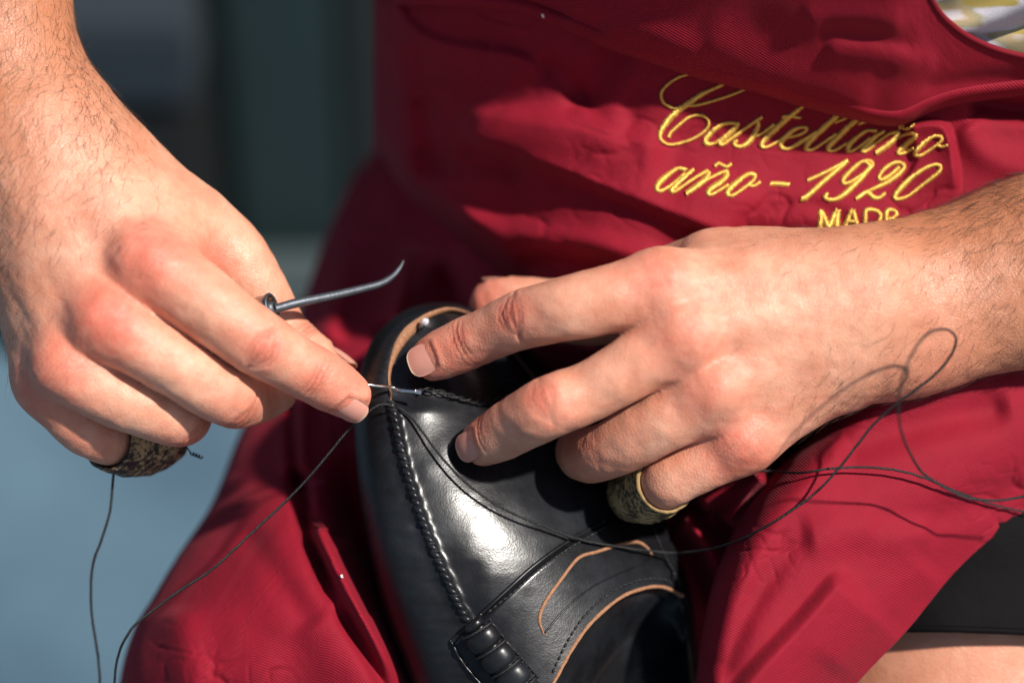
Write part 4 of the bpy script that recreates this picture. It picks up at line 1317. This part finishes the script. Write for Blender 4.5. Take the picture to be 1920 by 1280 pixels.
hairs('arm_hair', vL, nL, sxL, syL, denL, flowL, 2500, 5, 12, 'fine dark hair on the forearm lying across the apron')
denR = lambda x, y: (sstep(520, 300, y) * 0.9 + 0.6 * sstep(120, -20, x) * sstep(760, 600, y)) * sstep(330, 180, x) + 0.05 * sstep(600, 400, y) * sstep(300, 100, x) \
    + 1.6 * np.exp(-((x - 0.62 * y - 55) / 28) ** 2) * sstep(40, 120, y) * sstep(310, 240, y)
flowR = lambda x, y: np.stack([-0.35 + 0 * x, -0.85 + 0 * x, 0.1 + 0 * x], -1)
hairs('arm_hair', vR, nR, sxR, syR, denR, flowR, 3200, 5, 12, 'fine dark hair on the forearm and back of the hand holding the awl')
# ------------------------------------------------------------------ leather finger guards
def guard(name, axis_pts, rads, label, mat, edge_mat, thick=1.6, ref=(0, 0, 1), flat=1.0):
    g = empty(name, W(np.array(P(*axis_pts[0]))), label, 'finger guard', 'leather finger guards')
    c = np.array([[*P(*q), r] for q, r in zip(axis_pts, rads)])
    c = spline(c, 40)
    ctr, r = c[:, :3], c[:, 3]
    sides = 64
    a = np.linspace(0, 2 * np.pi, sides, endpoint=False)
    t, n, b = frames(ctr, ref)
    w = 1 + 0.035 * vnoise(np.arange(40)[:, None] / 6.0, a[None, :] * 3, 71) + 0.02 * vnoise(np.arange(40)[:, None] / 2.0, a[None, :] * 8, 72)
    ring = np.cos(a)[None, :, None] * b[:, None, :] + flat * np.sin(a)[None, :, None] * n[:, None, :]
    outer = ctr[:, None] + (r[:, None] * w)[..., None] * ring
    inner = ctr[:, None] + (r[:, None] * w - thick)[..., None] * ring
    mesh_obj('cuff', outer.reshape(-1, 3), grid_faces(40, sides, True, flip=True), mat, g)
    mesh_obj('lining', inner.reshape(-1, 3), grid_faces(40, sides, True), mat, g)
    for k, nm in ((0, 'rim'), (39, 'rim')):
        m = 0.5 * (outer[k] + inner[k])
        v, f = tube(np.vstack([m, m[:2]]), thick * 0.5 * (1 + 0.25 * vnoise(np.arange(len(m) + 2) / 2.5, np.zeros(len(m) + 2), 77)), 8, ref=t[k])
        mesh_obj(nm, v, f, edge_mat, g)
    # stitched overlap line
    j = 20
    for s in (12, 22):
        v, f = tube(np.vstack([outer[s], outer[s][:2]]), 0.4, 6, ref=t[s])
        mesh_obj('band_line', v, f, mat, g)
    return g
guard('finger_guard', [(206, 824, -4), (246, 828, -14), (290, 821, -23), (324, 814, -28)], [11.6, 12.6, 12.2, 9.6],
      'dark scuffed leather guard on the little finger of the hand with the awl', M['guard_dark'], M['guard_dark'], 1.5)
guard('finger_guard', [(1246, 906, 5), (1230, 914, -2), (1210, 922, -11), (1188, 925, -21)], [11.0, 11.3, 11.3, 10.4],
      'tan worn leather guard on the little finger above the shoe strap', M['guard_tan'], M['guard_edge'], 1.6)

# ------------------------------------------------------------------ awl
awl = empty('awl', W(np.array(P(505, 575, 2))), 'curved iron awl held between thumb and index finger', 'awl')
sh_c = spline([tuple(P(515, 579, 3)), tuple(P(560, 567, 0)), tuple(P(620, 555, -6)), tuple(P(680, 541, -13)), tuple(P(715, 531, -17)), tuple(P(737, 517, -20)), tuple(P(751, 500, -22)), tuple(P(757, 488, -23))], 80)
tube_obj('blade', sh_c, np.interp(np.linspace(0, 1, 80), [0, .1, .55, .8, .93, 1], [1.6, 1.7, 1.5, 1.25, .8, .25]), M['iron'], awl, 14)
fx = unit(sh_c[6] - sh_c[0])
def lathe_along(name, o, d, prof, mat, parent, sides=32):
    c = np.array([o + d * s for s, r in prof]); r = np.array([max(r, 1e-3) for s, r in prof])
    v, f = [], None
    up = unit(np.cross(d, [0, 0, 1.0]) + 1e-6); w2 = np.cross(d, up)
    a = np.linspace(0, 2 * np.pi, sides, endpoint=False)
    V_ = (c[:, None] + r[:, None, None] * (np.cos(a)[None, :, None] * up + np.sin(a)[None, :, None] * w2)).reshape(-1, 3)
    return mesh_obj(name, V_, grid_faces(len(prof), sides, True), mat, parent)
fo = np.array(P(511, 577, 4)); fd = unit(np.array([0.92, 0.22, 0.30]))
lathe_along('ferrule', fo, fd, [(-14, 5.0), (-2, 5.2), (-0.3, 5.2), (0, 4.9), (0, 4.2), (-0.6, 3.8), (-1.4, 3.4), (-1.6, 2.6), (-1.8, 0)], M['brass'], awl)
lathe_along('collar', fo, fd, [(-0.9, 5.2), (-0.7, 5.5), (-0.1, 5.55), (0.25, 5.2), (0.3, 4.7), (-0.1, 4.5)], M['iron'], awl)
lathe_along('chuck', fo, fd, [(-1.6, 2.9), (-0.2, 2.7), (0.6, 2.2), (0.9, 1.4)], M['iron'], awl, 6)
lathe_along('handle', fo, fd, [(-64, 0), (-62, 6), (-56, 9), (-44, 10), (-28, 7.5), (-18, 5.8), (-14, 5.1)], M['wood'], awl)

# ------------------------------------------------------------------ needle through the toe seam
ndl = empty('needle', W(np.array(P(735, 728, 4))), 'bright steel needle pushed through the toe seam', 'needle')
nd = spline([tuple(P(660, 716, 6)), tuple(P(692, 721, 4.5)), tuple(P(712, 724, 2.5)), tuple(P(738, 727, -1.2)), tuple(P(748, 731, 0.6)), tuple(P(786, 735, 2.2))], 60)
tube_obj('shaft', nd, np.interp(np.linspace(0, 1, 60), [0, .3, 1], [.25, .6, .62]), M['steel'], ndl, 12)
ey = spline([tuple(P(778, 733.2, 2.6)), tuple(P(790, 736, 2.8))], 8)
tube_obj('eye', ey, 0.8, M['steel'], ndl, 10, flat=.5)

# ------------------------------------------------------------------ waxed threads
def strand(c, r, ply=3, turns_mm=2.6, R=None):
    """a laid cord: plies twisted round the curve"""
    L_ = np.r_[0, np.cumsum(np.linalg.norm(np.diff(c, axis=0), axis=1))]
    n = max(60, int(L_[-1] / (turns_mm / 9)))
    n = min(n, 1400)
    q = np.linspace(0, L_[-1], n)
    cc = np.stack([np.interp(q, L_, c[:, k]) for k in range(3)], -1)
    jn = lambda sd: 0.22 * vnoise(q / 3.5, q * 0, sd) + 0.5 * vnoise(q / 14, q * 0, sd + 1)
    t, nn, b = frames(cc)
    cc = cc + b * jn(91)[:, None] + nn * jn(95)[:, None] * 0.5
    parts = []
    for p_ in range(ply):
        ph = q / turns_mm * 2 * math.pi + p_ * 2 * math.pi / ply
        off = (np.cos(ph)[:, None] * b + np.sin(ph)[:, None] * nn) * (R if R else r * 0.55)
        parts.append(tube(cc + off, r * 0.62 * (1 + 0.35 * vnoise(q / 2.0, q * 0 + p_, 98)), 6))
    return merge(parts)
def over(bvhs, pts, n, lift):
    """run a thread over whatever surface lies there; lift per control point (mm above surface)"""
    c = spline([(x, y, l) for x, y, l in pts], n)
    out = []
    last = 0.0
    zz = []
    for x, y, l in c:
        p, nn = on_bvh(bvhs, x, y, 0)
        zz.append(p[2] if p is not None else np.nan)
    zz = np.array(zz)
    ok = ~np.isnan(zz)
    zz = np.interp(np.arange(n), np.where(ok)[0], zz[ok])
    kk = np.ones(25) / 25
    zs = np.convolve(np.pad(zz, 12, 'edge'), kk, 'valid')
    zs = np.maximum(zs, zz)
    zs = np.convolve(np.pad(zs, 6, 'edge'), np.ones(13) / 13, 'valid')
    return np.array([P(c[i, 0], c[i, 1], zs[i] + c[i, 2]) for i in range(n)])

ALL = [BVH_strap, BVH_vamp, BVH_wall, BVH_skirt, BVH_flap, BVH_waist]
def thread(name, c, r, label, ply=3):
    v, f = strand(c, r, ply)
    o = mesh_obj(name, v, f, M['thread'])
    return tag(o, label, 'thread', 'waxed threads')

c = spline([tuple(P(738, 762, 2.5)), tuple(P(722, 758, 4.5)), tuple(P(700, 766, 5)), tuple(P(660, 800, 4)), tuple(P(600, 872, 2)), tuple(P(545, 930, 0)), tuple(P(480, 990, 2)), tuple(P(400, 1065, 4)), tuple(P(330, 1110, 4)), tuple(P(262, 1163, 4)), tuple(P(240, 1190, 4)), tuple(P(222, 1230, 0)), tuple(P(214, 1300, -6)), tuple(P(212, 1420, -20))], 300)
thread('sewing_thread', c, 0.44, 'black thread running from the toe seam down to the left over the knee')
c = over(ALL, [(748, 764, 1.5), (775, 785, 2), (800, 820, 3), (850, 880, 4.5), (900, 925, 5), (960, 962, 5), (1040, 994, 4), (1085, 1010, 3), (1150, 1023, 2.5), (1220, 1034, 4)], 160, 0)
c2 = spline([tuple(P(*q)) for q in [(1260, 1036, -22), (1320, 1030, -12), (1385, 1012, 4), (1450, 978, 14), (1520, 930, 17), (1580, 868, 20), (1640, 792, 24), (1700, 742, 30), (1755, 702, 33), (1790, 655, 36), (1792, 628, 40), (1772, 616, 45), (1745, 622, 52), (1712, 660, 62), (1690, 712, 66), (1683, 775, 60), (1700, 840, 46), (1740, 893, 26), (1805, 930, 20), (1862, 938, 18), (1925, 930, 16), (2020, 915, 14)]], 420)
c = spline(np.vstack([c[::8], c2[::8]]), 700)
thread('sewing_thread', c, 0.42, 'black thread crossing the vamp and looping in the air by the wrist')
c = over([BVH_flap, BVH_skirt], [(1400, 885, 3), (1430, 882, 5), (1500, 885, 6), (1560, 878, 6), (1640, 877, 5.5), (1720, 891, 5), (1800, 924, 3.5), (1860, 945, 2), (1930, 960, 1.5)], 140, 0)
thread('sewing_thread', c, 0.40, 'black thread lying across the thigh below the wrist')
c = spline([tuple(P(213, 884, -16)), tuple(P(212, 905, -16)), tuple(P(206, 960, -16)), tuple(P(192, 1010, -17)), tuple(P(178, 1048, -18)), tuple(P(171, 1092, -20)), tuple(P(172, 1155, -22)), tuple(P(181, 1215, -24)), tuple(P(188, 1290, -26)), tuple(P(190, 1420, -30))], 220)
thread('sewing_thread', c, 0.46, 'black thread hanging straight down from the dark finger guard')
# doubled thread in the needle's eye
nt0 = over([BVH_vamp], [(785, 734, 2.6), (800, 729, 3.4), (830, 735, 3.2), (862, 746, 2.6), (900, 750, 2.6), (955, 742, 3)], 90, 0)
v1 = strand(nt0, 0.55, 2, 8.5, 0.62)
nt1 = over([BVH_vamp], [(848, 741, 2.6), (880, 752, 2.2), (905, 757, 2), (940, 752, 2.4), (985, 740, 3)], 60, 0)
v2 = strand(nt1, 0.42, 2, 5.5, 0.28)
v, f = merge([v1, v2])
tag(mesh_obj('needle_thread', v, f, M['thread']), 'plaited black thread trailing from the needle eye under the index finger', 'thread', 'waxed threads')
# frayed offcut beside the dark guard
t_ = np.linspace(0, 1, 60)
c = np.array([P(346 + 12 * min(t, .4) / .4 + 20 * max(t - .4, 0) / .6 + (2.2 * math.sin(t * 40) if t > .4 else 0), 832 + 17 * min(t, .4) / .4 + 8 * max(t - .4, 0) / .6 + (2.6 * math.cos(t * 40) if t > .4 else 0), -14 + 1.0 * math.sin(t * 33)) for t in t_])
v, f = tube(c, 0.28, 6)
tag(mesh_obj('thread_end', v, f, M['thread']), 'short kinked thread end sticking out behind the ring finger', 'thread', 'waxed threads')

# ------------------------------------------------------------------ clear headed pin in the toe
pin = empty('pin', W(np.array(P(795, 620, -8))), 'tiny clear-headed pin stuck in the shoe toe', 'pin')
pp, pn = on_bvh([BVH_vamp], 794, 620, 0)
ph = np.array(P(797, 603, pp[2] + 5.5))
tube_obj('shank', spline([pp - np.array([0, 0, 2.0]), ph], 8), 0.35, M['steel'], pin, 8)
bm = bmesh.new(); bmesh.ops.create_uvsphere(bm, u_segments=14, v_segments=9, radius=1.45)
for w_ in bm.verts: w_.co.z *= 0.8; w_.co.x *= 1 + 0.06 * math.sin(9 * w_.co.y)
bm.verts.index_update()
v = np.array([x.co[:] for x in bm.verts]) + ph; f = [tuple(q.index for q in x.verts) for x in bm.faces]; bm.free()
mesh_obj('head', v, f, M['pin'], pin)
# ------------------------------------------------------------------ gold embroidery on the apron
# every letter: strokes in photograph pixels, (x, y, half width)
def bz(x0, y0, k, ox, oy): return ox + x0 / k, oy + y0 / k
A6 = lambda pts: [(1220 + x / 5.12, 130 + y / 5.12, w) for x, y, w in pts]
A7 = lambda pts: [(1480 + x / 4.922, 180 + y / 4.922, w) for x, y, w in pts]
LET = []
def let(*strokes): LET.append(strokes)
let(A6([(540, 20, 2.2), (460, 35, 2.2), (370, 45, 2.2), (270, 75, 2.2), (170, 140, 2.2), (105, 220, 2.2), (110, 300, 2.2), (160, 350, 2.2), (235, 375, 2.2), (320, 350, 2.2), (430, 345, 2.2), (560, 315, 2.2), (760, 250, 2.2), (940, 175, 2.0), (1010, 140, 2)]),
    A6([(820, 80, 2.2), (740, 120, 2.5), (640, 170, 3.0), (500, 235, 3.8), (390, 310, 4.6), (270, 395, 5), (170, 490, 5), (105, 580, 4.6), (85, 650, 3.6), (120, 700, 2.8), (200, 722, 2.5), (320, 700, 2.4), (440, 650, 2.4), (530, 580, 2.4), (560, 510, 2.4), (520, 455, 2.4), (450, 440, 2.4), (360, 465, 2.6), (260, 545, 2.8), (190, 610, 2.8), (172, 650, 3)]))
let(A6([(840, 525, 3.2), (760, 515, 3), (680, 535, 3.6), (590, 600, 4.4), (530, 670, 4.6), (530, 715, 4), (600, 715, 3), (700, 655, 2.6), (790, 570, 2.8)]),
    A6([(845, 520, 3), (790, 590, 4.6), (710, 660, 4.8), (660, 710, 4.4), (690, 725, 3), (760, 680, 2.6), (860, 610, 2.4)]))
let(A6([(740, 690, 2.4), (860, 600, 2.6), (960, 530, 2.6), (1065, 460, 2.8)]),
    A6([(1020, 480, 2.8), (1035, 530, 3.6), (1010, 600, 4.8), (960, 680, 4.8), (890, 735, 4), (820, 740, 3), (800, 705, 3), (830, 690, 3)]))
let(A6([(1020, 640, 2.2), (1090, 600, 2.2), (1180, 530, 2.6)]), A6([(1470, 345, 3.4), (1380, 420, 4.2), (1270, 510, 5), (1170, 600, 5), (1080, 690, 4.6), (1065, 740, 3.6), (1120, 745, 2.6), (1220, 690, 2.4), (1290, 640, 2.2)]),
    A6([(1265, 455, 3.2), (1340, 450, 3.0), (1435, 465, 2.6)]))
let(A6([(1270, 660, 2.4), (1400, 635, 2.6), (1480, 600, 2.6), (1500, 565, 2.6), (1450, 555, 2.8), (1360, 590, 3.8), (1270, 680, 4.6), (1250, 740, 4), (1300, 765, 2.8), (1400, 730, 2.4), (1536, 640, 2.2)]))
let(A7([(20, 470, 2.2), (130, 400, 2.2), (250, 330, 2.4)]), A7([(560, 110, 2.2), (470, 160, 4), (380, 240, 4.8), (280, 330, 4.8), (180, 430, 4.6), (150, 485, 3.6), (210, 495, 2.6), (300, 440, 2.2), (380, 380, 2.2)]), A7([(640, 140, 2), (560, 185, 2.2), (430, 240, 2.4)]))
let(A7([(330, 420, 2.2), (430, 350, 2.2)]), A7([(760, 120, 2.2), (650, 200, 4), (560, 270, 4.8), (460, 370, 4.8), (370, 460, 4.6), (355, 500, 3.4), (420, 500, 2.6), (520, 440, 2.2)]), A7([(800, 190, 2), (720, 230, 2.4), (640, 255, 2.4)]))
let(A7([(800, 320, 3), (720, 318, 2.8), (650, 360, 3.4), (570, 430, 4.4), (535, 490, 4.2), (570, 510, 3), (640, 470, 2.6), (740, 390, 2.6)]), A7([(875, 325, 2.6), (800, 370, 4), (730, 440, 4.6), (670, 500, 4), (700, 515, 2.6), (780, 460, 2.4)]))
let(A7([(690, 510, 2.2), (820, 420, 2.2), (920, 350, 2.4), (1000, 330, 3)]), A7([(1015, 340, 3), (960, 410, 4.6), (880, 475, 4.8), (800, 525, 4.2)]), A7([(880, 470, 2.4), (990, 390, 2.4), (1090, 350, 2.4), (1150, 345, 3), (1165, 375, 3.6), (1090, 440, 4.8), (1010, 510, 4.4), (1010, 535, 3), (1070, 525, 2.4), (1150, 485, 2.2)]),
    A7([(1018, 265, 2.2), (1022, 300, 2.2)]), A7([(1050, 270, 2), (1060, 300, 2), (1110, 300, 2), (1150, 270, 2)]))
let(A7([(1400, 375, 3), (1340, 370, 3), (1260, 420, 4), (1180, 500, 4.4), (1165, 545, 3.4), (1210, 550, 2.6), (1310, 490, 2.6), (1400, 420, 2.6), (1410, 390, 2.6), (1385, 372, 2.4)]), A7([(1360, 450, 2.2), (1410, 470, 2.2), (1462, 455, 2.2)]))
# second line
let(A6([(340, 970, 3.6), (260, 955, 3.4), (170, 1010, 4.6), (80, 1090, 5), (55, 1150, 4.6), (95, 1170, 3.4), (200, 1110, 3), (330, 1000, 3.2)]), A6([(410, 965, 4), (340, 1020, 5), (250, 1100, 5.2), (195, 1160, 5), (220, 1178, 3.6), (300, 1130, 3), (400, 1060, 2.8)]))
let(A6([(260, 1160, 2.8), (400, 1060, 2.8), (540, 975, 3.4)]), A6([(560, 990, 3.6), (520, 1060, 5), (430, 1130, 5.2), (345, 1190, 4.8)]), A6([(460, 1100, 2.8), (580, 1040, 2.8), (700, 985, 3.4), (735, 1000, 4), (690, 1070, 5), (600, 1130, 5.2), (545, 1185, 4.4), (580, 1205, 3.2), (680, 1150, 2.8), (740, 1110, 2.6)]),
    A6([(615, 930, 3), (650, 905, 3.2), (700, 930, 3.4), (735, 940, 3.2), (770, 910, 3)]))
let(A6([(990, 1010, 3), (930, 1010, 3.4), (830, 1080, 4.6), (745, 1160, 4.8), (735, 1200, 3.8), (780, 1215, 3.2), (880, 1150, 3), (980, 1070, 3.2), (1000, 1020, 3.2), (960, 1000, 3)]), A6([(930, 1115, 2.6), (990, 1120, 2.6), (1045, 1085, 2.8)]))
let(A6([(1145, 1100, 3.6), (1220, 1100, 4), (1325, 1110, 4)]))
let(A7([(170, 780, 3.4), (290, 725, 3.2), (420, 660, 3.2), (535, 600, 3.8), (420, 700, 4), (280, 820, 4.4), (150, 940, 4.8), (110, 950, 4)]))
let(A7([(740, 640, 3), (680, 605, 3), (600, 660, 4), (510, 750, 4.2), (490, 800, 3.4), (540, 805, 3.2), (650, 740, 3.2), (750, 660, 3.4), (765, 615, 3.2), (720, 598, 3), (680, 606, 3)]), A7([(755, 640, 3.4), (680, 740, 4.6), (570, 850, 4.8), (460, 940, 4.2), (370, 960, 3.4), (325, 935, 3.4), (350, 905, 3.4)]))
let(A7([(1010, 660, 3), (930, 730, 3.6), (850, 775, 3.2), (825, 750, 3.2), (870, 680, 3.4), (960, 620, 3.2), (1030, 620, 3.2), (1060, 660, 3.8), (1000, 730, 4.4), (900, 800, 4.2), (790, 850, 3.2), (690, 900, 3.2), (615, 950, 3.6)]), A7([(640, 935, 3), (710, 890, 3.6), (780, 940, 4), (830, 940, 3.4), (880, 900, 3)]))
let(A7([(1390, 650, 3.2), (1350, 635, 3), (1250, 670, 3.2), (1120, 760, 4.4), (1010, 870, 4.6), (970, 930, 4), (1000, 955, 3.2), (1100, 920, 3), (1230, 820, 3.2), (1350, 730, 3.4), (1400, 670, 3.2), (1380, 640, 3)]))
# third line, mostly behind the arm
let(A7([(280, 1225, 4.6), (290, 1140, 4.6), (285, 1060, 4.6), (330, 1140, 4.6), (365, 1215, 4.6), (400, 1130, 4.6), (445, 1055, 4.6), (440, 1130, 4.6), (440, 1200, 4.6)]))
let(A7([(505, 1225, 4.4), (540, 1140, 4.4), (580, 1060, 4.4), (610, 1140, 4.4), (630, 1225, 4.4)]), A7([(540, 1160, 3), (610, 1160, 3)]))
let(A7([(695, 1225, 4.2), (700, 1140, 4.2), (705, 1060, 4.2), (770, 1052, 3.6), (830, 1080, 3.8), (840, 1130, 4), (800, 1190, 4), (700, 1225, 4)]))
let(A7([(890, 1225, 4), (895, 1140, 4), (900, 1060, 4), (960, 1055, 3.4), (990, 1090, 3.6), (950, 1130, 3.6), (905, 1140, 3.4)]))
for strokes in LET:
    parts = []
    for st in strokes:
        c = spline(st, max(10, int(2 + sum(math.hypot(st[i + 1][0] - st[i][0], st[i + 1][1] - st[i][1]) for i in range(len(st) - 1)) / 2.4)))
        P3 = []; NN = []; HW = []
        for x, y, w in c:
            p, nn = on_bvh([BVH_waist], x, y, 0.25)
            if p is None: continue
            P3.append(p); NN.append(nn); HW.append(w * MMPX * 1.12)
        if len(P3) < 3: continue
        P3 = np.array(P3); NN = unit(np.array(NN)); HW = np.array(HW)
        t = unit(np.gradient(P3, axis=0)); sd = np.cross(NN, t)
        for i in range(len(P3)):
            jit = 1 + 0.18 * random.uniform(-1, 1)
            d = sd[i] * HW[i] * jit + t[i] * HW[i] * 0.35
            up = NN[i] * (0.22 + 0.14 * random.random())
            q = np.array([P3[i] - d - NN[i] * 0.1, P3[i] - d * 0.55 + up * 0.8, P3[i] + up, P3[i] + d * 0.55 + up * 0.8, P3[i] + d - NN[i] * 0.1])
            parts.append(tube(q, np.array([.18, .27, .30, .27, .18]), 5, ref=NN[i], caps=False))
    if parts:
        v, f = merge(parts)
        mesh_obj('embroidered_letter', v, f, M['gold'], apron)

# lint and frayed threads on the cloth
def lint(pts, r, mat, z=None):
    c = drape([BVH_skirt, BVH_flap, BVH_bib, BVH_waist], pts, 14, 0.7)
    if len(c) > 3: mesh_obj('lint', *tube(c, r, 5), mat, apron)
lint([(562, 905), (580, 903), (607, 906)], 0.14, M['pink_lint'])
lint([(560, 910), (566, 920), (578, 929)], 0.12, M['pink_lint'])
lint([(566, 900), (590, 912), (604, 904)], 0.10, M['pink_lint'])
lint([(1019, 26), (1021, 30)], 0.5, M['lint'])
lint([(639, 1080), (641, 1084)], 0.35, M['lint'])
